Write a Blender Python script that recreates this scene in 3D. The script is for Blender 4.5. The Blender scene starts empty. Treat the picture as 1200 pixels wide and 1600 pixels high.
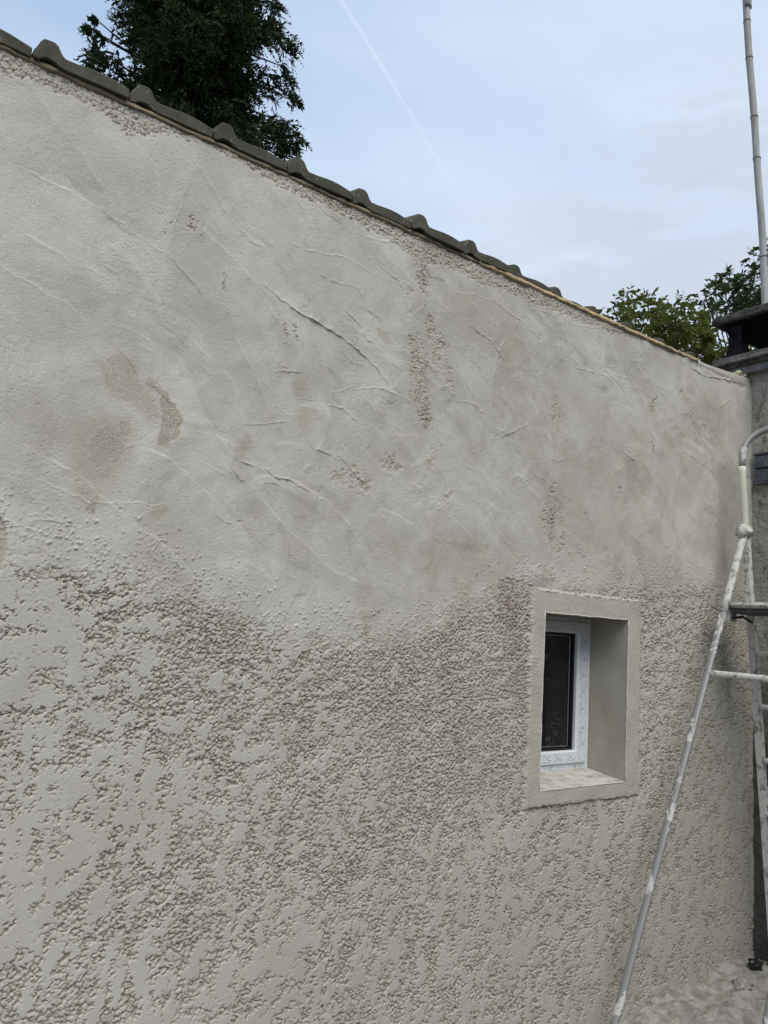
import bpy, bmesh, math, random
import numpy as np
from mathutils import Vector, Matrix
R_ = math.radians
C = bpy.context.scene
COL = C.collection
# ---------------------------------------------------------------- camera
DW, ZC, FOC = 2.44, 1.75, 1180.0            # distance to wall, eye height, focal length in pixels of a 1200 px wide picture
AX = np.array([1640., 285., FOC]); AX /= np.linalg.norm(AX)
AZ = np.array([528.88, -7929., FOC]); AZ /= np.linalg.norm(AZ)
AY = np.cross(AZ, AX)
RW = np.stack([AX, AY, AZ])                 # camera coords (right, down, forward) -> world
cam = bpy.data.cameras.new('camera'); co = bpy.data.objects.new('camera', cam); COL.objects.link(co)
cam.sensor_fit = 'HORIZONTAL'; cam.sensor_width = 36.0; cam.lens = FOC / 1200 * 36.0
cam.clip_start = 0.05; cam.clip_end = 3000
M = Matrix(((RW[0][0], -RW[0][1], -RW[0][2], 0), (RW[1][0], -RW[1][1], -RW[1][2], -DW), (RW[2][0], -RW[2][1], -RW[2][2], ZC), (0, 0, 0, 1)))
co.matrix_world = M
C.camera = co

def ray(px, py):
    d = np.stack([np.asarray(px, float) - 600, np.asarray(py, float) - 800, np.full(np.shape(px), FOC)], -1)
    return d @ RW.T
def wallxz(px, py):
    w = ray(px, py); t = DW / w[..., 1]
    return w[..., 0] * t, w[..., 2] * t + ZC
def at_depth(px, py, Y):
    w = ray(px, py); t = (DW + Y) / w[1]
    return Vector((w[0] * t, Y, w[2] * t + ZC))

# ---------------------------------------------------------------- world, sun, exposure
SUN_EL, SUN_AZ = R_(55), R_(-18)             # azimuth measured from -Y towards +X
sdir = Vector((math.sin(SUN_AZ) * math.cos(SUN_EL), -math.cos(SUN_AZ) * math.cos(SUN_EL), math.sin(SUN_EL)))
W = bpy.data.worlds.new('World'); C.world = W; W.use_nodes = True
nt = W.node_tree; nt.nodes.clear()
def N(tree, typ, **kw):
    n = tree.nodes.new(typ)
    for k, v in kw.items():
        if k.startswith('i_'):
            key = k[2:]
            key = int(key) if key.isdigit() else key.replace('_', ' ')
            n.inputs[key].default_value = v
        else: setattr(n, k, v)
    return n
def mathn(tree, op, a, b=None, clamp=False):
    n = tree.nodes.new('ShaderNodeMath'); n.operation = op; n.use_clamp = clamp
    for i, v in enumerate((a, b)):
        if v is None: continue
        if isinstance(v, (int, float)): n.inputs[i].default_value = v
        else: tree.links.new(v, n.inputs[i])
    return n.outputs[0]
def mixc(tree, fac, a, b, blend='MIX'):
    n = tree.nodes.new('ShaderNodeMix'); n.data_type = 'RGBA'; n.blend_type = blend
    for s, v in ((n.inputs[0], fac), (n.inputs[6], a), (n.inputs[7], b)):
        if isinstance(v, (int, float)): s.default_value = v
        elif isinstance(v, tuple): s.default_value = v if len(v) == 4 else (*v, 1)
        else: tree.links.new(v, s)
    return n.outputs[2]
def mapr(tree, v, a, b, c=0.0, d=1.0, smooth=True):
    n = tree.nodes.new('ShaderNodeMapRange'); n.interpolation_type = 'SMOOTHSTEP' if smooth else 'LINEAR'
    tree.links.new(v, n.inputs[0])
    for i, x in zip((1, 2, 3, 4), (a, b, c, d)): n.inputs[i].default_value = x
    return n.outputs[0]
sky = N(nt, 'ShaderNodeTexSky', sky_type='NISHITA', sun_disc=False, sun_elevation=SUN_EL, sun_rotation=math.atan2(sdir.x, sdir.y))
sky.altitude = 200; sky.air_density = 1.0; sky.dust_density = 1.5; sky.ozone_density = 1.5
tc = N(nt, 'ShaderNodeTexCoord')
mp = N(nt, 'ShaderNodeMapping'); mp.inputs['Scale'].default_value = (1.0, 1.6, 3.2); mp.inputs['Rotation'].default_value = (0.2, 0.35, 0.3)
nt.links.new(tc.outputs['Generated'], mp.inputs[0])
n1 = N(nt, 'ShaderNodeTexNoise', i_Scale=1.5, i_Detail=6.0, i_Roughness=0.5); n1.inputs['Distortion'].default_value = 0.4
nt.links.new(mp.outputs[0], n1.inputs['Vector'])
def dotn(vec):
    n = nt.nodes.new('ShaderNodeVectorMath'); n.operation = 'DOT_PRODUCT'
    nt.links.new(tc.outputs['Generated'], n.inputs[0]); n.inputs[1].default_value = tuple(vec); return n.outputs['Value']
rb = ray(1150, 330); rb = rb / np.linalg.norm(rb)
bright = mapr(nt, dotn(rb), 0.70, 1.0)       # thin cloud thickens towards the brighter right part of the sky
fac = mathn(nt, 'ADD', mathn(nt, 'MULTIPLY', mapr(nt, n1.outputs[0], 0.30, 0.72), 0.42), mathn(nt, 'MULTIPLY', bright, 0.40))
fac = mathn(nt, 'ADD', fac, 0.12, clamp=True)
sepz = N(nt, 'ShaderNodeSeparateXYZ'); nt.links.new(tc.outputs['Generated'], sepz.inputs[0])
CLOUD = (6.1, 6.85, 7.75)
skyc = mixc(nt, 0.6, sky.outputs[0], (4.0, 5.5, 7.9))
colr = mixc(nt, fac, skyc, CLOUD)
# greyer streaks low on the right
n2 = N(nt, 'ShaderNodeTexNoise', i_Scale=5.0, i_Detail=4.0, i_Roughness=0.5)
mp2 = N(nt, 'ShaderNodeMapping'); mp2.inputs['Scale'].default_value = (0.7, 0.9, 3.0); nt.links.new(tc.outputs['Generated'], mp2.inputs[0]); nt.links.new(mp2.outputs[0], n2.inputs['Vector'])
gs = mathn(nt, 'MULTIPLY', mapr(nt, n2.outputs[0], 0.42, 0.60), mapr(nt, sepz.outputs[2], 0.56, 0.44))
colr = mixc(nt, mathn(nt, 'MULTIPLY', gs, 0.85), colr, (4.7, 5.3, 6.2))
rb2 = ray(1090, 395); rb2 = rb2 / np.linalg.norm(rb2)
n5 = N(nt, 'ShaderNodeTexNoise', i_Scale=9.0, i_Detail=5.0, i_Roughness=0.55); mp5 = N(nt, 'ShaderNodeMapping'); mp5.inputs['Scale'].default_value = (0.6, 0.6, 2.6); mp5.inputs['Rotation'].default_value = (0.0, 0.25, 0.0); nt.links.new(tc.outputs['Generated'], mp5.inputs[0]); nt.links.new(mp5.outputs[0], n5.inputs['Vector'])
bank = mathn(nt, 'MULTIPLY', mapr(nt, dotn(rb2), 0.968, 0.998), mapr(nt, n5.outputs[0], 0.36, 0.58))
colr = mixc(nt, mathn(nt, 'MULTIPLY', bank, 0.95), colr, (4.6, 5.2, 6.1))
# contrail: a thin band along a great circle
a_, b_ = ray(528, -10), ray(775, 400); a_ /= np.linalg.norm(a_); b_ /= np.linalg.norm(b_)
nn = np.cross(a_, b_); nn /= np.linalg.norm(nn); along = np.cross(nn, (a_ + b_)); along /= np.linalg.norm(along)
n3 = N(nt, 'ShaderNodeTexNoise', i_Scale=14.0, i_Detail=5.0); nt.links.new(tc.outputs['Generated'], n3.inputs['Vector'])
dd = mathn(nt, 'ABSOLUTE', mathn(nt, 'ADD', dotn(nn), mathn(nt, 'MULTIPLY', mathn(nt, 'SUBTRACT', n3.outputs[0], 0.5), 0.004)))
core = mapr(nt, dd, 0.0002, 0.0034, 1, 0)
sgn = -1.0 if (b_ @ along) < 0 else 1.0
ext = mapr(nt, dotn(along * sgn), float(a_ @ along) * sgn, float(b_ @ along) * sgn + 0.03, 1.0, 0.0, False)
trail = mathn(nt, 'MULTIPLY', mathn(nt, 'MULTIPLY', core, ext), mapr(nt, n3.outputs[0], 0.2, 0.6, 0.5, 1.0))
colr = mixc(nt, mathn(nt, 'MULTIPLY', trail, 0.17), colr, (8.6, 9.2, 9.9))
bg = N(nt, 'ShaderNodeBackground', i_Strength=0.079); nt.links.new(colr, bg.inputs[0])
ow = N(nt, 'ShaderNodeOutputWorld'); nt.links.new(bg.outputs[0], ow.inputs[0])
sl = bpy.data.lights.new('sun', 'SUN'); sl.energy = 1.6; sl.angle = R_(45); sl.color = (1.0, 0.965, 0.91)
so = bpy.data.objects.new('sun', sl); COL.objects.link(so); so.rotation_euler = sdir.to_track_quat('Z', 'Y').to_euler()
C.view_settings.view_transform = 'Standard'; C.view_settings.look = 'None'; C.view_settings.gamma = 1
C.view_settings.exposure = 0.77; C.view_settings.use_curve_mapping = False

# ---------------------------------------------------------------- object helpers
def tag(o, label=None, cat=None, group=None, kind=None):
    if label: o['label'] = label
    if cat: o['category'] = cat
    if group: o['group'] = group
    if kind: o['kind'] = kind
    return o
def empty(name, loc=(0, 0, 0)):
    o = bpy.data.objects.new(name, None); COL.objects.link(o); o.location = loc; return o
def link(name, me, mat, parent=None, smooth=False):
    o = bpy.data.objects.new(name, me); COL.objects.link(o)
    if mat: me.materials.append(mat)
    if parent:
        o.parent = parent
        o.matrix_parent_inverse = Matrix.Translation(-Vector(parent.location))
    if smooth: me.polygons.foreach_set('use_smooth', [True] * len(me.polygons))
    return o
def build(name, bm, mat, parent=None, smooth=False):
    me = bpy.data.meshes.new(name); bmesh.ops.recalc_face_normals(bm, faces=bm.faces[:]); bm.to_mesh(me); bm.free(); return link(name, me, mat, parent, smooth)
def from_np(name, V, F, mat, parent=None, smooth=False):
    """V (n,3), F (m,k) faces all with k corners"""
    me = bpy.data.meshes.new(name); n, k = F.shape
    me.vertices.add(len(V)); me.vertices.foreach_set('co', V.astype(np.float32).ravel())
    me.loops.add(n * k); me.loops.foreach_set('vertex_index', F.astype(np.int32).ravel())
    me.polygons.add(n); me.polygons.foreach_set('loop_start', (np.arange(n) * k).astype(np.int32))
    me.polygons.foreach_set('use_smooth', np.full(n, smooth)); me.update(calc_edges=True)
    return link(name, me, mat, parent)
def box(bm, x0, x1, y0, y1, z0, z1, bev=0.0):
    r = bmesh.ops.create_cube(bm, size=1.0)
    vs = r['verts']
    for v in vs: v.co = Vector(((x0 + x1) / 2 + v.co.x * (x1 - x0), (y0 + y1) / 2 + v.co.y * (y1 - y0), (z0 + z1) / 2 + v.co.z * (z1 - z0)))
    if bev > 0:
        es = list({e for v in vs for e in v.link_edges}); bmesh.ops.bevel(bm, geom=es, offset=bev, segments=2, affect='EDGES')
def tube(bm, pts, rx, ry=None, seg=14, up=Vector((0, 1, 0)), cap=True):
    """elliptical tube through pts; rx along 'up', ry across"""
    pts = [Vector(p) for p in pts]; ry = ry or rx; rings = []
    for i, p in enumerate(pts):
        t = ((pts[min(i + 1, len(pts) - 1)] - p).normalized() + (p - pts[max(i - 1, 0)]).normalized()).normalized()
        u = (up - t * up.dot(t))
        if u.length < 1e-3: u = Vector((1, 0, 0)) - t * t.x
        u.normalize(); v = t.cross(u)
        r1 = rx[i] if isinstance(rx, (list, tuple)) else rx; r2 = ry[i] if isinstance(ry, (list, tuple)) else ry
        rings.append([bm.verts.new(p + u * r1 * math.cos(a) + v * r2 * math.sin(a)) for a in [2 * math.pi * k / seg for k in range(seg)]])
    for a, b in zip(rings, rings[1:]):
        for k in range(seg): bm.faces.new((a[k], a[(k + 1) % seg], b[(k + 1) % seg], b[k]))
    if cap: bm.faces.new(rings[0][::-1]); bm.faces.new(rings[-1])

# ---------------------------------------------------------------- numpy noise
def _hash(ix, iy, seed):
    h = (ix.astype(np.int64) * 374761393 + iy.astype(np.int64) * 668265263 + seed * 1442695041) & 0xffffffff
    h = ((h ^ (h >> 13)) * 1274126177) & 0xffffffff
    return ((h ^ (h >> 16)) & 0xffffff) / 16777215.0
def perlin(x, y, seed):
    ix, iy = np.floor(x), np.floor(y); fx, fy = x - ix, y - iy
    u = fx * fx * fx * (fx * (fx * 6 - 15) + 10); v = fy * fy * fy * (fy * (fy * 6 - 15) + 10)
    def g(dx, dy):
        a = _hash(ix + dx, iy + dy, seed) * 2 * np.pi
        return np.cos(a) * (fx - dx) + np.sin(a) * (fy - dy)
    return 1.5 * ((g(0, 0) * (1 - u) + g(1, 0) * u) * (1 - v) + (g(0, 1) * (1 - u) + g(1, 1) * u) * v)
def fbm(x, y, seed, octv=4, gain=0.5):
    s = 0; a = 1.0
    for o in range(octv):
        s = s + a * perlin(x * 2 ** o + o * 17.3, y * 2 ** o - o * 9.1, seed + o); a *= gain
    return s
def worley(x, y, seed, f2=False):
    ix, iy = np.floor(x), np.floor(y); d1 = np.full(x.shape, 9.0); d2 = np.full(x.shape, 9.0); rid = np.zeros(x.shape)
    for dx in (-1, 0, 1):
        for dy in (-1, 0, 1):
            cx, cy = ix + dx, iy + dy
            px = cx + _hash(cx, cy, seed); py = cy + _hash(cx, cy, seed + 7)
            d = np.hypot(px - x, py - y); m = d < d1
            if f2: d2 = np.minimum(d2, np.where(m, d1, d))
            d1 = np.where(m, d, d1); rid = np.where(m, _hash(cx, cy, seed + 13), rid)
    return (d1, d2, rid) if f2 else (d1, rid)
def sst(a, b, x):
    t = np.clip((x - a) / (b - a), 0, 1); return t * t * (3 - 2 * t)
def seg_dist(X, Z, P, pad):
    """distance to polyline P (k,2) and signed side, only where within pad (else 9)"""
    D = np.full(X.shape, 9.0); S = np.zeros(X.shape); T = np.zeros(X.shape)
    L = np.r_[0, np.cumsum(np.hypot(*(P[1:] - P[:-1]).T))]
    for i in range(len(P) - 1):
        ax, az = P[i]; bx, bz = P[i + 1]; dx, dz = bx - ax, bz - az; l2 = dx * dx + dz * dz + 1e-12
        t = np.clip(((X - ax) * dx + (Z - az) * dz) / l2, 0, 1)
        ex, ez = X - ax - t * dx, Z - az - t * dz; d = np.hypot(ex, ez); m = d < D
        D = np.where(m, d, D); S = np.where(m, np.sign(dx * ez - dz * ex), S); T = np.where(m, (L[i] + t * (L[i + 1] - L[i])) / L[-1], T)
    return D, S, T

# ---------------------------------------------------------------- materials
def pmat(name, base, rough=0.85, spec=0.3):
    m = bpy.data.materials.new(name); m.use_nodes = True; t = m.node_tree
    b = t.nodes['Principled BSDF']; b.inputs['Base Color'].default_value = (*base, 1); b.inputs['Roughness'].default_value = rough
    b.inputs['Specular IOR Level'].default_value = spec
    return m, t, b
def noise(t, scale, detail=4.0, rough=0.5, coord='Object', stretch=None, dist=0.0):
    tcn = t.nodes.new('ShaderNodeTexCoord'); n = t.nodes.new('ShaderNodeTexNoise')
    n.inputs['Scale'].default_value = scale; n.inputs['Detail'].default_value = detail; n.inputs['Roughness'].default_value = rough; n.inputs['Distortion'].default_value = dist
    src = tcn.outputs[coord]
    if stretch:
        mpn = t.nodes.new('ShaderNodeMapping'); mpn.inputs['Scale'].default_value = stretch; t.links.new(src, mpn.inputs[0]); src = mpn.outputs[0]
    t.links.new(src, n.inputs['Vector']); return n.outputs[0]
def bump(t, b, h, strength, dist, prev=None):
    n = t.nodes.new('ShaderNodeBump'); n.inputs['Strength'].default_value = strength; n.inputs['Distance'].default_value = dist
    t.links.new(h, n.inputs['Height'])
    if prev: t.links.new(prev, n.inputs['Normal'])
    t.links.new(n.outputs[0], b.inputs['Normal']); return n.outputs[0]
def attr(t, name):
    n = t.nodes.new('ShaderNodeAttribute'); n.attribute_name = name; return n.outputs['Fac']
def noisy(name, c1, c2, scale, rough=0.85, spec=0.3, lo=0.35, hi=0.65, bs=0.3, bd=0.004, bscale=None, metallic=0.0):
    m, t, b = pmat(name, c1, rough, spec)
    t.links.new(mixc(t, mapr(t, noise(t, scale, 6, 0.6), lo, hi), c1, c2), b.inputs['Base Color'])
    b.inputs['Metallic'].default_value = metallic
    if bs: bump(t, b, noise(t, bscale or scale * 6, 4, 0.6), bs, bd)
    return m
# fresh coat / old render on the wall: attributes hold where the fresh coat is missing or thin; rough also follows crevice depth
MW, t, b = pmat('plaster', (0.42, 0.415, 0.385), 0.92, 0.15)
fresh = mixc(t, mapr(t, noise(t, 2.6, 6, 0.55, dist=0.6), 0.32, 0.68), (0.520, 0.492, 0.440), (0.466, 0.434, 0.380))
fresh = mixc(t, mathn(t, 'MULTIPLY', mapr(t, noise(t, 9.0, 5, 0.6, stretch=(1.6, 1, 0.7)), 0.45, 0.75), 0.5), fresh, (0.415, 0.392, 0.335))
fresh = mixc(t, mapr(t, attr(t, 'tone'), 0.15, 0.85), mixc(t, 0.55, fresh, (0.385, 0.357, 0.305)), mixc(t, 0.35, fresh, (0.585, 0.562, 0.50)))
fresh = mixc(t, attr(t, 'damp'), fresh, (0.365, 0.335, 0.280))
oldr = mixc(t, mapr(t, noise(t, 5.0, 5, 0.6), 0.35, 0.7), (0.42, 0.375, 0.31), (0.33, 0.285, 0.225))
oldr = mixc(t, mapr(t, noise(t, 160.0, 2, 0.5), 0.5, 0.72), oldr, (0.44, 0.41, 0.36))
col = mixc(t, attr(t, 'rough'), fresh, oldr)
sand = mixc(t, mapr(t, noise(t, 260.0, 3, 0.6), 0.42, 0.68), (0.35, 0.295, 0.21), (0.21, 0.17, 0.115))
col = mixc(t, attr(t, 'sand'), col, sand)
col = mixc(t, mathn(t, 'MULTIPLY', mapr(t, noise(t, 210.0, 3, 0.6), 0.58, 0.68), 0.40), col, (0.22, 0.195, 0.155))
col = mixc(t, mathn(t, 'MULTIPLY', mapr(t, noise(t, 250.0, 3, 0.6, stretch=(1, 1, .8)), 0.60, 0.70), 0.30), col, (0.66, 0.64, 0.58))
col = mixc(t, attr(t, 'rust'), col, (0.20, 0.125, 0.085))
t.links.new(col, b.inputs['Base Color'])
p1 = bump(t, b, noise(t, 240.0, 3, 0.65), 0.75, 0.0020)
bump(t, b, noise(t, 75.0, 4, 0.6, stretch=(1, 1, 1.5)), 0.30, 0.0025, p1)

# ---------------------------------------------------------------- the wall's relief (metres, towards the viewer positive)
XC, ZT = 4.60, 3.430
HX0, HX1, HZ0, HZ1 = 2.724, 3.358, 1.050, 1.856          # window opening
BX0, BX1, BZ0, BZ1 = 2.640, 3.466, 0.980, 1.957          # plain band round it
STEP = 0.0026
def axis(a, b, s): return list(np.linspace(a, b, max(2, int(round((b - a) / s)) + 1)))[:-1]
xs = np.array(axis(-0.9, 0.12, 0.006) + axis(0.12, 1.4, STEP) + axis(1.4, BX0, STEP * 1.12) + axis(BX0, HX0, 0.0034) + axis(HX0, HX1, 0.004) + axis(HX1, BX1, 0.0034) + axis(BX1, XC + 0.05, STEP * 1.35) + [XC + 0.05])
zs = np.array(axis(-0.14, BZ0, STEP) + axis(BZ0, HZ0, 0.0032) + axis(HZ0, HZ1, STEP) + axis(HZ1, BZ1, 0.0032) + axis(BZ1, ZT, STEP) + [ZT])
X, Z = np.meshgrid(xs, zs)

def px_poly(pts): a = np.array(pts, float); x, z = wallxz(a[:, 0], a[:, 1]); return np.stack([x, z], 1)
wx = X + 0.03 * perlin(X * 6, Z * 6, 3) + 0.012 * perlin(X * 25, Z * 25, 4); wz = Z + 0.03 * perlin(X * 6, Z * 6, 5) + 0.012 * perlin(X * 25, Z * 25, 6)
# boundary between trowelled top and scraped rough bottom
bl = px_poly([(-60, 800), (0, 822), (80, 850), (150, 865), (250, 880), (330, 925), (420, 965), (520, 985), (600, 985), (680, 965), (740, 925), (800, 905), (832, 905), (1000, 905), (1060, 900), (1170, 915)])
zb = np.interp(wx, bl[:, 0], bl[:, 1])
below = zb - Z + 0.035 * fbm(X * 9, Z * 9, 21, 3)          # metres below the boundary
T = sst(-0.01, 0.13, below)

def grains(sc, seed):
    return perlin(X / sc, Z / sc, seed)
g1 = grains(0.0125, 31); g2 = grains(0.0068, 32); g3 = grains(0.024, 33)
gx_ = X + 0.0052 * perlin(X / 0.010, Z / 0.010, 34) + 0.0060 * perlin(X / 0.04, Z / 0.04, 36); gz_ = Z + 0.0052 * perlin(X / 0.010, Z / 0.010, 37) + 0.0060 * perlin(X / 0.04, Z / 0.04, 38)
f1_, f2_, wid = worley(gx_ / 0.0185, gz_ / 0.0170, 35, True); gap = (1 - sst(0.03, 0.24, f2_ - f1_)) * sst(-.5, .0, perlin(X / 0.021, Z / 0.021, 58))
f1b, f2b, widb = worley(gx_ / 0.0100, gz_ / 0.0095, 39, True); gapb = (1 - sst(0.02, 0.32, f2b - f1b)) * sst(-.25, .25, perlin(X / 0.016, Z / 0.016, 59))
lump = 0.55 - f1_
# island bias: control points (photo position -> how much is scraped flat)
ctl = [(60, 960, .55), (20, 1060, .6), (150, 930, .0), (120, 1000, .5), (200, 1060, .15), (100, 1130, .0), (60, 1200, .35), (300, 960, -.35), (240, 1120, -.1), (400, 1040, .0), (330, 1150, .15), (100, 1280, .5),
       (220, 1230, .45), (60, 1400, .5), (200, 1330, .3), (180, 1480, .1), (60, 1540, .0), (230, 1560, .3), (400, 1480, .35), (420, 1560, .35), (380, 1290, .15), (320, 1420, -.15), (480, 1130, .1), (560, 1220, .05), (640, 1080, -.35), (560, 1030, -.35),
       (720, 1100, -.3), (700, 1200, -.2), (780, 960, -.3), (800, 1100, -.3), (620, 1400, .0), (560, 1330, -.05), (780, 1330, .3), (740, 1450, .25), (700, 1560, .2), (560, 1540, .15), (900, 1330, .3), (900, 1450, .15), (860, 1560, .15), (1050, 1000, .0), (1100, 960, .0),
       (1040, 1200, .1), (1080, 1300, .25), (1120, 1150, .25), (1000, 1400, .25), (1050, 1500, .3), (1150, 1400, .25)]
ca = np.array(ctl); cx, cz = wallxz(ca[:, 0], ca[:, 1])
cs = 16; Xs, Zs = X[::cs, ::cs], Z[::cs, ::cs]
num = np.zeros(Xs.shape); den = np.zeros(Xs.shape)
for x_, z_, v_ in zip(cx, cz, ca[:, 2]):
    w_ = 1 / ((Xs - x_) ** 2 + (Zs - z_) ** 2 + 0.004) ** 1.5; num += w_ * v_; den += w_
bias_s = num / den
def upsample(A):
    zi = np.interp(zs, zs[::cs], np.arange(A.shape[0])); xi = np.interp(xs, xs[::cs], np.arange(A.shape[1]))
    z0 = np.minimum(zi.astype(int), A.shape[0] - 2); x0 = np.minimum(xi.astype(int), A.shape[1] - 2); fz = (zi - z0)[:, None]; fx = (xi - x0)[None]
    a = A[np.ix_(z0, x0)]; b_ = A[np.ix_(z0, x0 + 1)]; c_ = A[np.ix_(z0 + 1, x0)]; d_ = A[np.ix_(z0 + 1, x0 + 1)]
    return (a * (1 - fx) + b_ * fx) * (1 - fz) + (c_ * (1 - fx) + d_ * fx) * fz
bias = upsample(bias_s)
def streak(ang, l, w, seed):
    a = math.radians(ang); u = wx * math.cos(a) + wz * math.sin(a); v = -wx * math.sin(a) + wz * math.cos(a)
    return fbm(u / l, v / w, seed, 3, 0.55)
amx = sst(-.3, .3, perlin(X * 3, Z * 3, 53)); mA = streak(55, 0.15, 0.065, 41) * amx + streak(82, 0.17, 0.050, 241) * (1 - amx); mB = streak(15, 0.15, 0.06, 45); mC = fbm(wx / 0.05, wz / 0.05, 49, 3)
mixz = sst(1.35, 1.0, Z + 0.1 * perlin(X * 2, Z * 2, 51))
gw = sst(-0.4, 0.4, perlin(X * 4, Z * 4, 57)); mac = mA * mixz * 0.92 + mB * (1 - mixz) * 0.80 + 0.72 * mC
mac = mac * 1.0 + bias * 1.45 - 0.24
hf = 0.0005 * perlin(X * 14, Z * 14, 55)
base = 0.0040 * mac + 0.0030 * (wid - 0.5) + 0.0014 * (widb - 0.5) + 0.0002
bneg = np.where(base < 0, base * (0.22 + 0.25 * gw), base)
cut = (0.0066 + 0.0028 * gw) * gap * sst(0.0022, -0.0002, base) + 0.0054 * gapb * sst(0.0006, -0.0016, base)
hr = bneg + (0.0009 * g2 + 0.0005 * perlin(X / 0.0045, Z / 0.0045, 56)) * sst(0.001, -0.002, base) - cut
def smin(a, b_, k):
    h_ = np.clip(0.5 + 0.5 * (b_ - a) / k, 0, 1); return b_ * (1 - h_) + a * h_ - k * h_ * (1 - h_)
low = smin(hr, hf, 0.0003)
low = np.maximum(low, -0.0120 + 0.0012 * g1)
# thrown beads standing proud near the transition
bxx = gx_ + 0.003 * perlin(X / 0.006, Z / 0.006, 60)
wb, bid = worley(bxx / 0.0115, gz_ / 0.0100, 61); wb2, bid2 = worley(bxx / 0.027, gz_ / 0.024, 64); wb3, bid3 = worley(bxx / 0.008, gz_ / 0.008, 67)
dn = 0.55 + 0.9 * perlin(X * 16, Z * 16, 62)
dens = 1.35 * (sst(-0.12, 0.03, below) + 0.12 * sst(-0.20, -0.08, below)) * sst(0.34, 0.12, below) * np.clip(dn, 0, 1.1)
def dome(w, r, hgt): r = np.maximum(r, 0.03); return np.sqrt(np.clip(r * r - w * w, 0, 1)) / r * hgt
r1 = (0.10 + 0.26 * bid) * (1 + .35 * g2)
beads = np.where(np.mod(bid * 7.31, 1) < dens * 0.75, dome(wb, r1, 0.0036 * (0.3 + bid)), 0)
beads += np.where(np.mod(bid2 * 5.7, 1) < dens * 0.20 * (0.4 + sst(1.8, 0.5, X)), dome(wb2, 0.10 + 0.13 * bid2, 0.0048), 0) + np.where(bid3 < dens * 0.55, dome(wb3, 0.32, 0.0017), 0)
# ---- the trowelled top
rng = np.random.RandomState(5)
up = 0.0045 * perlin(X * 2.1, Z * 2.1, 71) + 0.0016 * fbm(X * 6.5, Z * 6.5, 72, 2) + 0.00028 * fbm(X * 60, Z * 30, 74, 2)
up += 0.00034 * perlin(X / 0.0075, Z / 0.0075, 78) * (0.35 + 0.9 * sst(1.6, 0.3, X)) + 0.00016 * perlin(X / 0.02, Z / 0.016, 79)
up += 0.00026 * perlin(X * 140, Z * 22, 76) * sst(-0.2, 0.6, perlin(X * 3, Z * 3, 77))       # faint vertical drag marks
for sc_, am_, sd_ in ((0.30, 0.0032, 201), (0.13, 0.0018, 205)):
    qx = X + sc_ * 0.55 * fbm(X / sc_ * 0.9, Z / sc_ * 0.9, sd_, 3); qz = Z + sc_ * 0.55 * fbm(X / sc_ * 0.9 + 5, Z / sc_ * 0.9, sd_ + 1, 3)
    fa, fb, fi = worley((qx + 0.5 * qz) / sc_, (qz * 0.6 - 0.3 * qx) / sc_, sd_ + 2, True)
    on = sst(-0.15, 0.35, perlin(X / sc_ * 0.55, Z / sc_ * 0.55, sd_ + 3)) * (0.25 + 0.75 * sst(0.9, 1.5, X))
    up += am_ * on * (fi - 0.5) * 2 * sst(0.0, 0.25, fb - fa) + am_ * 0.5 * on * np.exp(-((fb - fa) / 0.012) ** 2) * sst(-.1, .4, perlin(X * 9, Z * 9, sd_ + 4))
def window_idx(x0, x1, z0, z1):
    i0, i1 = np.searchsorted(xs, [x0, x1]); j0, j1 = np.searchsorted(zs, [z0, z1]); return slice(j0, j1), slice(i0, i1)
# random trowel passes: curved strips that lay a thin film with a raised lip on one side
tone = 0 * X
fans = [((600, 790), .34, .62, .1, 1.6), ((560, 740), .16, .36, .1, 1.9), ((470, 770), .12, .34, .2, 1.9), ((280, 640), .30, .62, .0, 1.1), ((760, 760), .30, .58, .2, 1.5), ((960, 760), .25, .60, .2, 1.9), ((180, 720), .30, .55, .3, 1.7), ((60, 560), .25, .60, .1, 1.3), ((380, 560), .2, .45, .3, 1.6), ((1080, 800), .25, .55, .3, 2.2), ((700, 900), .2, .5, .3, 2.2), ((300, 860), .2, .42, .3, 2.4), ((880, 640), .15, .35, .1, 1.8), ((420, 900), .25, .45, .6, 2.2)]
for fk, (pc, r0_, r1_, a0_, a1_) in enumerate(fans):
    fx_, fz_ = wallxz(*pc); sj, si = window_idx(fx_ - r1_ - .05, fx_ + r1_ + .05, fz_ - .1, fz_ + r1_ + .05)
    if sj.stop <= sj.start: continue
    dx_, dz_ = X[sj, si] - fx_, (Z[sj, si] - fz_) * 0.9; rr_ = np.hypot(dx_, dz_) + 0.025 * perlin(X[sj, si] * 5, Z[sj, si] * 5, 400 + fk); th_ = np.arctan2(dz_, dx_)
    m_ = sst(r0_, r0_ + .05, rr_) * sst(r1_, r1_ - .02, rr_) * sst(a0_ - .1, a0_ + .25, th_) * sst(a1_ + .25, a1_ - .1, th_) * sst(-.45, .25, perlin(th_ * 2.2 + fk, rr_ * 9, 420 + fk))
    sw = perlin(rr_ / 0.045, th_ * 1.6, 430 + fk); fine = perlin(rr_ / 0.009, th_ * 3.0, 440 + fk); step_ = np.abs(sw)
    up[sj, si] += m_ * (0.0016 * sw + 0.0009 * np.exp(-(sw / 0.06) ** 2) * sst(-.2, .4, perlin(th_ * 4, rr_ * 20, 450 + fk)) + 0.00022 * fine)
    tone[sj, si] += m_ * (0.40 * perlin(rr_ / 0.085, th_ * 1.3, 460 + fk) + 0.10 * fine)
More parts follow.
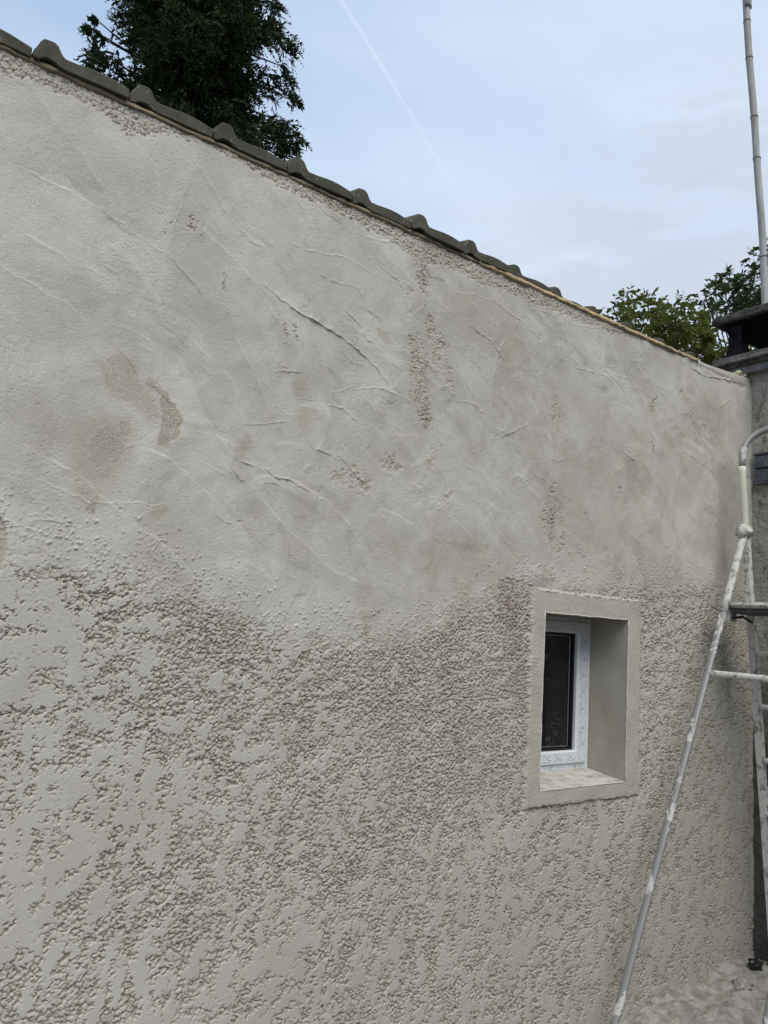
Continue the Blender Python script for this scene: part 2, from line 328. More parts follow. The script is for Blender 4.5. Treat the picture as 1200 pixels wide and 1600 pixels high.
for k in range(170):
    x0, z0 = rng.uniform(-0.6, 4.5), rng.uniform(1.95, 3.4); L_ = rng.uniform(0.12, 0.42); wd = rng.uniform(0.05, 0.13)
    if x0 < 1.3 and rng.rand() < 0.5: continue
    an = rng.uniform(-1.15, -0.35) if rng.rand() < 0.86 else rng.uniform(1.3, 1.8); cv = rng.uniform(-1.2, 1.2)
    hgt = rng.uniform(0.0005, 0.0019) * rng.choice([1, 1, -1]); lip = rng.uniform(0.0003, 0.0012)
    sj, si = window_idx(x0 - L_, x0 + L_, z0 - L_, z0 + L_)
    xx, zz = wx[sj, si] * 0.4 + X[sj, si] * 0.6 - x0, wz[sj, si] * 0.4 + Z[sj, si] * 0.6 - z0
    u = xx * math.cos(an) + zz * math.sin(an); v = -xx * math.sin(an) + zz * math.cos(an) + cv * u * u
    e = 1 - sst(0.72, 1.0, np.abs(u) / (L_ * 0.9)); ins = sst(-wd / 2 - 0.012, -wd / 2, v) * (1 - sst(wd / 2 - 0.003, wd / 2 + 0.003, v))
    fade = sst(-wd / 2, wd / 2, v); tone[sj, si] += rng.uniform(-.35, .35) * ins * e * (0.3 + 0.7 * fade)
    e = e * (0.3 + 0.9 * sst(-.3, .4, perlin(u * 14 + k, v * 9, 86)))
    q_ = v - wd / 2
    up[sj, si] += hgt * ins * e * fade + 1.3 * lip * np.where(q_ < 0, np.exp(q_ / 0.011), np.exp(-(q_ / 0.0028) ** 2)) * e * (0.6 + 0.4 * np.sin(u * 37 + k))
# ridges and edges seen on the wall: (points, ridge height mm, width mm, step mm on the left-hand side, decay mm)
RID = [([(415, 445), (440, 468), (470, 490), (530, 525), (560, 548), (590, 575), (606, 600)], 3.2, 6, 1.5, 60),
 ([(420, 440), (424, 470), (425, 500), (430, 580)], 0.8, 4, -.8, 40),
 ([(640, 372), (642, 385), (650, 405), (655, 430), (664, 450), (660, 480), (645, 490)], 1.2, 5, 2.6, 50),
 ([(640, 470), (642, 490), (638, 510), (640, 530)], 2.0, 5, 1, 40),
 ([(360, 708), (372, 716), (395, 728), (415, 737)], 1.8, 4, -1.0, 30), ([(360, 708), (362, 730), (372, 745), (388, 757)], 1.2, 4, .8, 30),
 ([(412, 730), (430, 745), (455, 752), (482, 768)], 3.2, 5, 1.2, 40), ([(412, 725), (416, 760), (425, 790)], 1.0, 4, 1.0, 30), ([(414, 754), (438, 757)], 1.6, 4, .4, 20),
 ([(0, 250), (50, 270), (104, 297), (150, 322), (200, 355), (235, 380), (265, 400)], 0.9, 5, -1.2, 80), ([(0, 415), (60, 450), (110, 478), (150, 520)], 0.5, 6, -.8, 60),
 ([(265, 400), (300, 440), (330, 478)], 1.0, 6, .7, 60), ([(290, 235), (330, 290), (350, 330), (362, 350)], .8, 8, .6, 60),
 ([(185, 545), (200, 560), (218, 590), (219, 603)], 1.0, 4, .8, 40), ([(235, 595), (258, 622), (278, 645), (283, 670), (262, 697)], .5, 4, 1.2, 50), ([(205, 660), (208, 690), (195, 700), (194, 715)], 0.8, 4, .8, 40),
 ([(445, 375), (480, 390), (540, 402), (590, 430), (625, 445)], 1.0, 6, -.8, 50), ([(540, 355), (580, 372), (620, 380), (640, 395)], 1.2, 5, -.8, 50), ([(370, 355), (390, 375), (418, 392)], 1.0, 5, .8, 40), ([(445, 372), (450, 395), (462, 420)], 1.0, 4, .6, 40),
 ([(575, 400), (600, 420), (622, 440), (640, 470)], .8, 5, .8, 40), ([(480, 420), (520, 440), (560, 450), (575, 480), (590, 500)], .9, 7, .7, 50),
 ([(535, 480), (560, 505), (572, 530), (592, 540)], 1.4, 4, .5, 30), ([(520, 545), (536, 550), (548, 565), (580, 575)], 1.0, 4, .4, 30),
 ([(430, 580), (455, 580), (472, 582)], 2.0, 3, .4, 20), ([(555, 550), (556, 590)], 1.2, 4, .7, 30), ([(515, 615), (545, 607), (590, 605), (620, 615), (645, 628)], 1.4, 5, -.9, 60),
 ([(460, 620), (490, 625), (505, 635), (508, 645), (500, 658)], 1.4, 4, -1, 40), ([(510, 632), (535, 638), (555, 655), (566, 672)], 1.8, 5, -1, 40), ([(370, 662), (400, 663), (450, 658)], 1.6, 3, .4, 20), ([(440, 640), (455, 650), (452, 662)], 1.2, 4, -.6, 20),
 ([(592, 620), (604, 630), (606, 655), (622, 668), (630, 695), (638, 715)], 1.5, 4, -.9, 30), ([(475, 685), (492, 700), (510, 708), (530, 720)], 1.6, 4, .8, 30), ([(530, 712), (545, 728), (558, 745), (577, 765)], 2.4, 4, 1, 30),
 ([(715, 420), (718, 435), (721, 449)], 2.2, 4, .5, 20), ([(650, 430), (690, 435), (700, 450)], .8, 5, .6, 30), ([(700, 455), (740, 460), (770, 470), (800, 490), (825, 510), (850, 532)], 1.0, 5, -1, 50), ([(768, 465), (790, 485), (812, 500)], 1.8, 4, .6, 30),
 ([(808, 508), (830, 515), (845, 530), (855, 550), (868, 570)], 1.6, 4, -1, 40), ([(818, 480), (848, 485), (868, 496), (880, 515)], 1.4, 4, -.8, 40), ([(720, 500), (750, 520), (770, 535), (785, 560), (793, 575)], 1.6, 4, .8, 40),
 ([(897, 573), (925, 580), (950, 590), (961, 600), (962, 640)], 2.0, 5, -1.2, 50), ([(870, 500), (884, 530), (894, 560), (896, 573)], .9, 4, 1.0, 40), ([(855, 715), (872, 720), (884, 717), (886, 690), (880, 665), (870, 640)], 1.6, 4, -.8, 30),
 ([(968, 702), (982, 713), (996, 722)], 2.2, 4, .5, 20), ([(996, 722), (1000, 740), (992, 775)], .6, 4, 1.0, 40), ([(1000, 530), (1012, 540), (1022, 560), (1024, 600)], 1.0, 4, -.8, 30), ([(840, 570), (850, 620), (860, 640), (862, 700)], .8, 5, .8, 40),
 ([(0, 735), (40, 740), (140, 785), (215, 784), (232, 790), (300, 784)], .9, 4, -.9, 40), ([(50, 812), (110, 815)], 1.6, 4, .4, 20), ([(218, 790), (221, 805), (216, 813), (210, 800)], 1.0, 4, .4, 15), ([(725, 555), (745, 570), (765, 600)], .6, 4, .6, 30),
 ([(780, 685), (810, 670), (830, 662)], 1.2, 5, .5, 30), ([(815, 755), (836, 742), (845, 757)], 1.2, 3, .5, 20), ([(700, 625), (730, 628), (755, 645), (765, 652)], 1.0, 4, .8, 30), ([(820, 800), (835, 840), (850, 870)], .8, 4, .5, 30),
 ([(1078, 572), (1100, 588), (1130, 592), (1160, 600), (1176, 608)], 1.5, 6, 3.0, 40), ([(880, 505), (950, 515), (1000, 512)], .8, 3, .4, 30), ([(310, 948), (330, 950), (365, 955)], 1.8, 4, .4, 20), ([(620, 940), (640, 900), (660, 830)], .6, 5, .5, 30),
 ([(330, 790), (340, 810), (365, 820)], 1.0, 4, .4, 20), ([(300, 300), (330, 340), (345, 360), (350, 390)], .8, 5, .6, 40), ([(462, 310), (475, 335), (483, 350)], 1.2, 5, .8, 40), ([(1060, 700), (1090, 720), (1120, 740)], .8, 5, .5, 40), ([(1120, 640), (1140, 625), (1150, 632)], 1.0, 4, .5, 20)]
for pts, rh, rw, st, dc in RID:
    P = px_poly(pts); pad = 0.15
    sj, si = window_idx(P[:, 0].min() - pad, P[:, 0].max() + pad, P[:, 1].min() - pad, P[:, 1].max() + pad)
    if sj.stop <= sj.start or si.stop <= si.start: continue
    xx = X[sj, si] + 0.006 * perlin(X[sj, si] * 30, Z[sj, si] * 30, 81); zz = Z[sj, si] + 0.006 * perlin(X[sj, si] * 30, Z[sj, si] * 30, 82)
    d, s, tt = seg_dist(xx, zz, P, pad); e = np.clip(np.sin(np.pi * np.clip(tt, 0.02, 0.98)), 0, 1) ** 0.45
    e = e * (0.65 + 0.5 * perlin(xx * 40, zz * 40, 83)) * (0.65 + 0.6 * sst(-.35, .35, perlin(xx * 13, zz * 13, 84)))
    ds = d * s
    up[sj, si] += 0.0014 * rh * (1.15 * np.exp(-(d / (rw * 0.00052)) ** 2) + 0.45 * np.where(ds > 0, np.exp(-d / (rw * 0.0018)), np.exp(-(d / (rw * 0.0005)) ** 2))) * e + 0.0019 * st * sst(-0.0015, 0.0015, ds) * np.exp(-np.clip(ds, 0, 9) / (dc * 0.001)) * e * (tt > 0.001) * (tt < 0.999)

# patches: (px, py, rx px, ry px, angle deg, strength) -> converted to wall ellipses
def patches(lst, seed, edge=0.25, rag=0.55):
    out = np.zeros(X.shape)
    nzz = 0.6 * fbm(X * 22, Z * 22, seed, 4, 0.6)
    for (px, py, rx, ry, an, st) in lst:
        a = math.radians(an); P = px_poly([(px, py), (px + rx * math.cos(a), py - rx * math.sin(a)), (px + ry * math.sin(a), py + ry * math.cos(a))])
        A = np.stack([P[1] - P[0], P[2] - P[0]], 1); Ai = np.linalg.inv(A); r = np.abs(A).sum() * 1.3
        sj, si = window_idx(P[0, 0] - r, P[0, 0] + r, P[0, 1] - r, P[0, 1] + r)
        if sj.stop <= sj.start or si.stop <= si.start: continue
        dx, dz = X[sj, si] - P[0, 0], Z[sj, si] - P[0, 1]
        q = np.hypot(Ai[0, 0] * dx + Ai[0, 1] * dz, Ai[1, 0] * dx + Ai[1, 1] * dz) + rag * nzz[sj, si]
        out[sj, si] = np.maximum(out[sj, si], st * (1 - sst(1 - edge, 1 + edge, q)))
    return out
def polymask(polys, seed, rag=0.012):
    out = np.zeros(X.shape)
    for pts, st, soft in polys:
        P = px_poly(pts + [pts[0]]); pad = 0.08
        sj, si = window_idx(P[:, 0].min() - pad, P[:, 0].max() + pad, P[:, 1].min() - pad, P[:, 1].max() + pad)
        xx, zz = X[sj, si], Z[sj, si]; d, _, _ = seg_dist(xx, zz, P, pad); ins = np.zeros(xx.shape, bool)
        for (ax, az), (bx, bz) in zip(P[:-1], P[1:]):
            if az == bz: continue
            ins ^= ((az > zz) != (bz > zz)) & (xx < (bx - ax) * (zz - az) / (bz - az) + ax)
        sd = np.where(ins, d, -d) + rag * fbm(xx * 25, zz * 25, seed, 4, 0.6)
        out[sj, si] = np.maximum(out[sj, si], st * sst(-soft, soft, sd))
    return out
rough_l = [(520, 745, 28, 14, -25, .6), (560, 745, 26, 12, -40, .6), (610, 720, 16, 22, 0, .5), (455, 520, 12, 26, 0, .55), (455, 572, 18, 8, 0, .5), (285, 355, 34, 26, -30, .5),
           (870, 640, 10, 30, 0, .4), (862, 800, 12, 40, -5, .75), (870, 850, 10, 25, 0, .6), (800, 935, 22, 30, 0, .95), (690, 770, 16, 24, 10, .5), (740, 705, 14, 7, 0, .4), (350, 440, 4, 14, 0, .7), (680, 710, 8, 22, -30, .7), (200, 790, 70, 10, 5, .3), (1020, 700, 3, 12, 0, .9), (1020, 632, 4, 14, -20, .9),
           (968, 765, 3, 4, 0, .9), (915, 800, 3, 5, 0, .9), (875, 795, 3, 5, 0, .9), (1065, 612, 3, 8, -30, .9), (455, 870, 6, 4, -20, .8), (605, 910, 5, 3, 0, .8), (60, 632, 3, 3, 0, .8), (107, 438, 4, 2, 0, .8), (890, 865, 5, 5, 0, .9), (640, 455, 5, 8, 0, .6), (890, 480, 14, 5, -25, .7), (1005, 520, 6, 5, 0, .6),
           (430, 600, 4, 8, 0, .4), (500, 590, 3, 4, 0, .4), (375, 815, 5, 3, 0, .5), (330, 760, 4, 4, 0, .4), (810, 890, 5, 6, 0, .6), (1090, 640, 14, 6, 0, .35), (850, 1000, 0.1, 0.1, 0, 0)]
rough_u = patches(rough_l, 91, 0.35, 0.8) * 0.62
rough_u = np.maximum(rough_u, polymask([([(622, 362), (645, 375), (670, 398), (673, 435), (664, 462), (655, 450), (645, 410), (630, 385)], .50, .012), ([(645, 510), (662, 528), (672, 560), (668, 590), (672, 620), (676, 655), (665, 668), (650, 648), (638, 620), (636, 595), (640, 570), (638, 530)], .52, .018),
    ([(662, 470), (690, 520), (705, 570), (712, 622), (690, 625), (680, 580), (665, 530)], .42, .02), ([(780, 905), (822, 902), (825, 960), (815, 1010), (785, 1010), (775, 950)], .8, .01), ([(848, 780), (872, 775), (885, 830), (882, 885), (862, 885), (855, 830)], .40, .02), ([(510, 735), (560, 738), (575, 765), (560, 770), (520, 758)], .5, .012)], 301))
rough_u = sst(0.22, 0.66, rough_u + (0.26 * fbm(X * 35, Z * 35, 303, 4, 0.6) + 0.28 * fbm(X * 12, Z * 9, 304, 2)) * (rough_u > 0.02))
# band of rough coat left bare just under the tiles
et = px_poly([(-60, 75), (0, 112), (60, 128), (120, 150), (165, 178), (200, 212), (225, 210), (260, 205), (330, 225), (400, 268), (460, 300), (540, 335), (620, 378), (660, 405), (720, 424), (770, 447), (830, 470), (880, 490), (940, 513), (1000, 530), (1060, 555), (1075, 530), (1180, 560)])
zt = np.interp(X, et[:, 0], et[:, 1]) - 0.012 * perlin(X * 9, Z * 5, 93) - 0.014 * fbm(X * 45, Z * 45, 94, 3)
band = sst(-0.006, 0.006, Z - zt + 0.006)
rough_u = np.maximum(rough_u, band)
hru = 0.0022 * (wid - 0.5) + 0.0012 * g2 - (0.0040 + 0.002 * gw) * gap - 0.0030 * gapb + 0.0004
up = up * (1 - rough_u) + rough_u * (0.5 * up + hru)
# pits and specks in the trowelled coat
wp, pid = worley(X / 0.03, Z / 0.03, 97)
pit = (pid < 0.22) * np.clip(1 - wp / (0.05 + 0.35 * pid), 0, 1)
pit *= sst(0.0, 0.35, perlin(X * 2.5, Z * 2.5, 98) + 0.25 + 0.25 * (X > 1.3))
wq, qid = worley(X / 0.013, Z / 0.013, 99); pit2 = (qid < 0.30) * np.clip(1 - wq / (0.10 + 0.6 * qid), 0, 1) * sst(0.0, 0.45, fbm(X * 3.5, Z * 2.2, 100, 3) + 0.16 * (X > 1.5))
up -= 0.0024 * pit + 0.0032 * pit2
up += beads * (1 - rough_u)
H = up * (1 - T) + (low + 0.004 * perlin(X * 2.1, Z * 2.1, 71)) * T
H += beads * 0.35 * T * sst(0.30, 0.10, below)
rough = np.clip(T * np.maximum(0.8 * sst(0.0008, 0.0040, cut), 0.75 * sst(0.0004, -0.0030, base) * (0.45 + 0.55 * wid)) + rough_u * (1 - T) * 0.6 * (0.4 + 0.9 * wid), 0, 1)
# thin tan sandy stains
sand_m = polymask([([(150, 668), (185, 655), (204, 655), (209, 672), (203, 690), (193, 698), (194, 712), (188, 726), (172, 722), (155, 738), (140, 722), (132, 700)], .75, .022), ([(118, 668), (160, 650), (212, 660), (200, 728), (165, 762), (158, 795), (125, 790), (108, 740)], .50, .03), ([(105, 735), (135, 700), (178, 735), (178, 768), (150, 782), (110, 770)], .35, .03),
    ([(256, 612), (270, 625), (281, 645), (284, 662), (278, 680), (262, 698), (247, 698), (249, 672), (252, 648), (248, 628)], 1.0, .005), ([(220, 590), (240, 594), (262, 615), (258, 628), (240, 608), (222, 600)], .8, .007), ([(150, 565), (188, 545), (216, 578), (219, 602), (244, 622), (252, 650), (235, 660), (205, 630), (172, 622), (160, 590)], .60, .018),
    ([(133, 790), (152, 775), (156, 790), (146, 802), (130, 800)], 1.0, .006), ([(368, 705), (382, 678), (393, 680), (396, 700), (380, 708)], .6, .012), ([(235, 802), (262, 792), (262, 805), (242, 810)], .6, .01), ([(455, 598), (478, 595), (480, 612), (466, 620)], .5, .01), ([(590, 515), (610, 520), (608, 535), (596, 532)], .6, .008),
    ([(695, 846), (765, 850), (760, 864), (710, 860)], .5, .012), ([(462, 640), (492, 635), (500, 655), (470, 680)], .35, .015), ([(975, 715), (998, 725), (1000, 752), (992, 782), (978, 760)], .45, .01), ([(590, 640), (604, 645), (602, 655)], .3, .01)], 311, 0.010)
sand_m *= np.clip(0.66 + 0.55 * perlin(X * 170, Z * 170, 103) + 0.2 * perlin(X * 60, Z * 60, 104), 0, 1)
H += 0.0010 * sand_m * perlin(X * 190, Z * 190, 106)
damp = patches([(740, 500, 60, 60, -30, .55), (800, 560, 35, 110, 12, .6), (680, 520, 40, 130, 0, .45), (880, 760, 60, 60, 0, .35), (700, 880, 90, 30, 0, .3), (100, 480, 90, 60, -30, .3), (80, 640, 80, 60, 0, .35), (550, 450, 90, 50, -30, .25), (1110, 650, 25, 30, 0, .6), (970, 720, 50, 60, 0, .35), (950, 830, 60, 40, 0, .3),
                (910, 620, 40, 40, 0, .3), (560, 700, 120, 50, 0, .25), (150, 260, 120, 40, -20, .25), (450, 740, 60, 50, 0, .25), (860, 640, 25, 60, -5, .4), (1130, 830, 30, 50, 0, .3)], 105, 0.6, 0.6)
rust = patches([(798, 950, 14, 50, 0, .5), (806, 1030, 10, 60, 0, .35), (870, 1262, 75, 7, 4, .45), (572, 985, 3, 18, 5, .6), (1180, 1270, 12, 40, 0, .5), (862, 830, 6, 30, 0, .3)], 107, 0.6, 0.7) * np.clip(0.55 + 0.6 * g3, 0, 1)
H -= 0.0006 * sand_m
# step down to the plain window band, coping bulge at right
inx = np.minimum(X - BX0, BX1 - X); inz = np.minimum(Z - BZ0, BZ1 - Z); inb = np.minimum(inx, inz)
inbw = inb + 0.006 * fbm(X * 22, Z * 22, 111, 4, 0.65)
mb = sst(-0.006, 0.004, inbw)
bandh = 0.006 + 0.0014 * perlin(X * 9, Z * 9, 112) + 0.0006 * g1 + 0.0006 * g2 - 0.0014 * gap * sst(.2, .5, perlin(X * 7, Z * 7, 118)) + 0.0004 * fbm(X * 60, Z * 60, 119, 2)
H = H * (1 - mb) + bandh * mb
lipz = np.exp(-((Z - BZ1 - 0.002) / 0.005) ** 2) * (inx > -0.01) * (0.6 + 0.6 * perlin(X * 60, Z * 60, 113)); H += 0.0060 * lipz
grv = np.exp(-((X - BX0 + 0.016) / 0.013) ** 2) * (Z < BZ1 + 0.02) * (Z > BZ0 - .02) + 0.35 * np.exp(-((Z - BZ0 + 0.012) / 0.009) ** 2) * (inx > -0.02) + 0.4 * np.exp(-((X - BX1 - 0.012) / 0.010) ** 2) * (Z < BZ1 + 0.02) * (Z > BZ0 - .02)
H -= 0.007 * grv * (0.5 + 0.6 * sst(-.5, .4, perlin(X * 14, Z * 14, 114)))
rough *= (1 - mb); sand_m *= (1 - mb); damp = np.maximum(damp * (1 - mb), 0); 
zz0 = patches([(0, 845, 10, 42, 0, 1.0)], 117, .2, .3); H -= 0.006 * zz0; rough = np.maximum(rough, 0.6 * zz0); sand_m = np.maximum(sand_m, 0.25 * zz0)   # chipped edge at far left
# ---- meshes
house = empty('house', (2.0, 0.15, 0.0))
tag(house, 'house with half re-plastered grey wall, small recessed window and grey roof tile edge', 'house')
nx, nz = len(xs), len(zs)
V = np.stack([X.ravel(), -H.ravel(), Z.ravel()], 1)
ii, jj = np.meshgrid(np.arange(nx - 1), np.arange(nz - 1)); a0 = (jj * nx + ii)
F = np.stack([a0, a0 + 1, a0 + nx + 1, a0 + nx], -1)
cxm = (xs[:-1] + xs[1:])[None] / 2; czm = (zs[:-1] + zs[1:])[:, None] / 2
hole = (cxm > HX0) & (cxm < HX1) & (czm > HZ0) & (czm < HZ1)
bandf = (cxm > BX0) & (cxm < BX1) & (czm > BZ0) & (czm < BZ1) & ~hole
tone += 0.45 * fbm(X * 5 + 0.6 * fbm(X * 3, Z * 3, 121, 2), Z * 3.2, 123, 4, 0.6)
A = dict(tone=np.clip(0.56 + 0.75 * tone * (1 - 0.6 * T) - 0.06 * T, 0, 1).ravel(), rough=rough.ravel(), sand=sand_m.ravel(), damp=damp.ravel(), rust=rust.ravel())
def sub(name, mask, mat):
    Fm = F[mask]; used = np.unique(Fm); remap = np.zeros(len(V), np.int64); remap[used] = np.arange(len(used))
    o = from_np(name, V[used], remap[Fm], mat, house, True)
    for k, arr in A.items():
        at_ = o.data.attributes.new(k, 'FLOAT', 'POINT'); at_.data.foreach_set('value', arr[used].astype(np.float32))
    return o
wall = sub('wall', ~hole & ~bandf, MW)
MB_, t, b = pmat('surround_plaster', (0.4, 0.385, 0.335), 0.93, 0.15)
cb = mixc(t, mapr(t, noise(t, 7.0, 6, 0.6), 0.35, 0.7), (0.47, 0.442, 0.378), (0.39, 0.360, 0.298))
cb = mixc(t, mapr(t, noise(t, 240.0, 3, 0.6), 0.48, 0.72), cb, (0.47, 0.455, 0.41))
cb = mixc(t, mapr(t, noise(t, 25.0, 5, 0.7), 0.62, 0.75), cb, (0.23, 0.20, 0.16))
cb = mixc(t, attr(t, 'rust'), cb, (0.20, 0.125, 0.085))
t.links.new(cb, b.inputs['Base Color']); p1 = bump(t, b, noise(t, 300.0, 3, 0.7), 0.6, 0.0018); bump(t, b, noise(t, 40.0, 4, 0.6), 0.3, 0.004, p1)
sub('window_surround', bandf, MB_)
del X, Z, wx, wz, V, F, g1, g2, g3, up, low, hr, mac, mA, mB, mC, base, gap, gapb, f1_, f2_, f1b, f2b, beads
# rest of the house body (inside and behind)
MBODY = noisy('house_render', (0.36, 0.33, 0.28), (0.28, 0.25, 0.2), 2.0)
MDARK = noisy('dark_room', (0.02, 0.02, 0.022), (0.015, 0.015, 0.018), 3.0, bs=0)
bm = bmesh.new()
box(bm, -0.9, HX0 - 0.03, 0.02, 0.30, 0, ZT - 0.01); box(bm, HX1 + 0.03, XC + 1.4, 0.02, 0.30, 0, ZT - 0.01)
box(bm, HX0 - 0.03, HX1 + 0.03, 0.02, 0.30, 0, HZ0 - 0.03); box(bm, HX0 - 0.03, HX1 + 0.03, 0.02, 0.30, HZ1 + 0.03, ZT - 0.01)
box(bm, -0.9, -0.6, 0.30, 4.0, 0, ZT - 0.01); box(bm, XC + 1.1, XC + 1.4, 0.30, 4.0, 0, ZT - 0.01); box(bm, -0.9, XC + 1.4, 4.0, 4.3, 0, ZT + 0.6)
build('wall_core', bm, MBODY, house)
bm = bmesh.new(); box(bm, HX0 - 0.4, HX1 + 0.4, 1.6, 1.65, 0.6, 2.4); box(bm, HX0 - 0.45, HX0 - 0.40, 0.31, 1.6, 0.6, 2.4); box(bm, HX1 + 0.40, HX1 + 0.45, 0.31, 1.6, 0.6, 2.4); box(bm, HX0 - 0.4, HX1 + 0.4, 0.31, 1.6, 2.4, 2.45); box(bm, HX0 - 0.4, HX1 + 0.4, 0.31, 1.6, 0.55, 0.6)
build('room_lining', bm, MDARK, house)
# coping at the right end where the tiles stop
bm = bmesh.new()
cp = [(3.86, 0.0), (4.05, 0.012), (4.25, 0.03), (4.45, 0.045), (4.60, 0.06)]
secs = []
for x_, h_ in cp:
    z_ = ZT - 0.012
    secs.append([bm.verts.new((x_, yy, zz)) for yy, zz in ((0.001, z_ - 0.03), (-0.006, z_ - 0.004), (-0.002, z_ + h_ * .75), (0.02, z_ + h_ + 0.004), (0.09, z_ + h_ + 0.012), (0.25, z_ + h_), (0.26, z_ - 0.03))])
for p_, q_ in zip(secs, secs[1:]):
    for k in range(6): bm.faces.new((p_[k], q_[k], q_[k + 1], p_[k + 1]))
bm.faces.new(secs[0]); bm.faces.new(secs[-1][::-1])
bmesh.ops.subdivide_edges(bm, edges=bm.edges[:], cuts=3, use_grid_fill=True, smooth=0.6)
build('coping', bm, MW, house, True)

# window: reveal, bead, frame, sash, glass
WY = 0.232
MREV = noisy('reveal_render', (0.43, 0.398, 0.335), (0.37, 0.338, 0.28), 6.0, 0.95, 0.1, bs=0.35, bd=0.002, bscale=150)
def panel(name, fn, nu, nv, mat, parent, amp=0.0015):
    vs = []
    for j in range(nv + 1):
        for i in range(nu + 1): vs.append(fn(i / nu, j / nv))
    vs = np.array(vs); n0 = np.cross(vs[1] - vs[0], vs[nu + 1] - vs[0]); n0 /= np.linalg.norm(n0)
    u_ = np.tile(np.linspace(0, 1, nu + 1), nv + 1); v_ = np.repeat(np.linspace(0, 1, nv + 1), nu + 1)
    e = np.clip(np.minimum(np.minimum(u_, 1 - u_), np.minimum(v_, 1 - v_)) * 12, 0, 1)
    vs = vs + n0[None] * (amp * fbm(vs[:, 0] * 11 + vs[:, 1] * 9, vs[:, 2] * 11 + vs[:, 1] * 7, 131, 3) * e)[:, None]
    a = (np.arange(nv)[:, None] * (nu + 1) + np.arange(nu)[None]).ravel()
    return from_np(name, vs, np.stack([a, a + 1, a + nu + 2, a + nu + 1], -1), mat, parent, True)
Y0 = -0.0055
panel('reveal', lambda u, v: (HX1 + 0.004 * u, Y0 + (WY + .03 - Y0) * u, HZ0 + (HZ1 - HZ0) * v), 24, 70, MREV, house)
panel('reveal', lambda u, v: (HX0 - 0.004 * u, Y0 + (WY + .03 - Y0) * u, HZ0 + (HZ1 - HZ0) * v), 24, 70, MREV, house)
panel('reveal', lambda u, v: (HX0 + (HX1 - HX0) * v, Y0 + (WY + .03 - Y0) * u, HZ1 - 0.002 * u), 24, 60, MREV, house)
MSILL = noisy('sill_mortar', (0.50, 0.485, 0.44), (0.33, 0.30, 0.25), 14.0, 0.95, 0.1, 0.42, 0.66, bs=0.5, bd=0.004, bscale=70)
panel('sill', lambda u, v: (HX0 + (HX1 - HX0) * v, Y0 + (WY + .03 - Y0) * u, HZ0 + 0.055 * u * 0.5), 30, 70, MSILL, house, 0.003)
MBEAD = noisy('bead', (0.60, 0.575, 0.51), (0.42, 0.40, 0.34), 30.0, 0.6, 0.3, 0.45, 0.7, bs=0.2)
bm = bmesh.new(); r_ = 0.0030
def wob(p, q, n, s):
    rr = random.Random(s); return [Vector(p).lerp(Vector(q), k / n) + Vector((rr.uniform(-1, 1), 0, rr.uniform(-1, 1))) * 0.0016 for k in range(n + 1)]
tube(bm, wob((HX1, -0.005, HZ0), (HX1, -0.005, HZ1), 24, 1), r_, seg=6); tube(bm, wob((HX0, -0.005, HZ0), (HX0, -0.005, HZ1), 24, 2), r_, seg=6); tube(bm, wob((HX0, -0.005, HZ1), (HX1, -0.005, HZ1), 24, 3), r_, seg=6, up=Vector((0, 0, 1))); tube(bm, wob((HX0, -0.005, HZ0), (HX1 - 0.02, -0.005, HZ0), 24, 4), r_, seg=6, up=Vector((0, 0, 1)))
build('corner_bead', bm, MBEAD, house, True)

MPVC = noisy('white_upvc', (0.72, 0.74, 0.76), (0.60, 0.62, 0.63), 18.0, 0.38, 0.45, 0.5, 0.8, bs=0.0)
win = empty('window', ((HX0 + HX1) / 2, WY, HZ0)); win.parent = house; win.matrix_parent_inverse = Matrix.Translation(-Vector(house.location))
def wpart(name, bm, mat, smooth=False):
    o = build(name, bm, mat, None, smooth); o.parent = win; o.matrix_parent_inverse = Matrix.Translation(-Vector(win.location)); return o
def ring(bm, x0, x1, z0, z1, w, y0, y1, bev=0.003, wb_=None, wt=None):
    wb_ = wb_ or w; wt = wt or w
    prof = [(x0, x1, z0, z1, y1), (x0, x1, z0, z1, y0 + bev), (x0 + bev, x1 - bev, z0 + bev, z1 - bev, y0), (x0 + w - bev, x1 - w + bev, z0 + wb_ - bev, z1 - wt + bev, y0), (x0 + w, x1 - w, z0 + wb_, z1 - wt, y0 + bev), (x0 + w, x1 - w, z0 + wb_, z1 - wt, y1)]
    rs = [[bm.verts.new(c) for c in ((a, y, c_), (b_, y, c_), (b_, y, d), (a, y, d))] for a, b_, c_, d, y in prof]
    for p_, q_ in zip(rs, rs[1:]):
        for k in range(4): bm.faces.new((p_[k], p_[(k + 1) % 4], q_[(k + 1) % 4], q_[k]))
FX0, FX1, FZ0, FZ1 = HX0 + 0.004, HX1 + 0.0005, HZ0 + 0.020, HZ1 - 0.003
bm = bmesh.new(); ring(bm, FX0, FX1, FZ0, FZ1, 0.050, WY, WY + 0.07); wpart('frame', bm, MPVC)
SX0, SX1, SZ0, SZ1 = FX0 + 0.032, FX1 - 0.032, FZ0 + 0.034, FZ1 - 0.022
bm = bmesh.new(); ring(bm, SX0, SX1, SZ0, SZ1, 0.088, WY - 0.014, WY + 0.05, 0.006, 0.066, 0.062); wpart('sash', bm, MPVC)
GX0, GX1, GZ0, GZ1 = SX0 + 0.088, SX1 - 0.088, SZ0 + 0.066, SZ1 - 0.062
MGASK, t, b = pmat('black_gasket', (0.012, 0.012, 0.013), 0.5)
bm = bmesh.new(); ring(bm, GX0 - .002, GX1 + .002, GZ0 - .002, GZ1 + .002, 0.011, WY + 0.008, WY + 0.04, 0.002); wpart('gasket', bm, MGASK)
MSPC, t, b = pmat('spacer_metal', (0.35, 0.36, 0.37), 0.35); b.inputs['Metallic'].default_value = 0.8
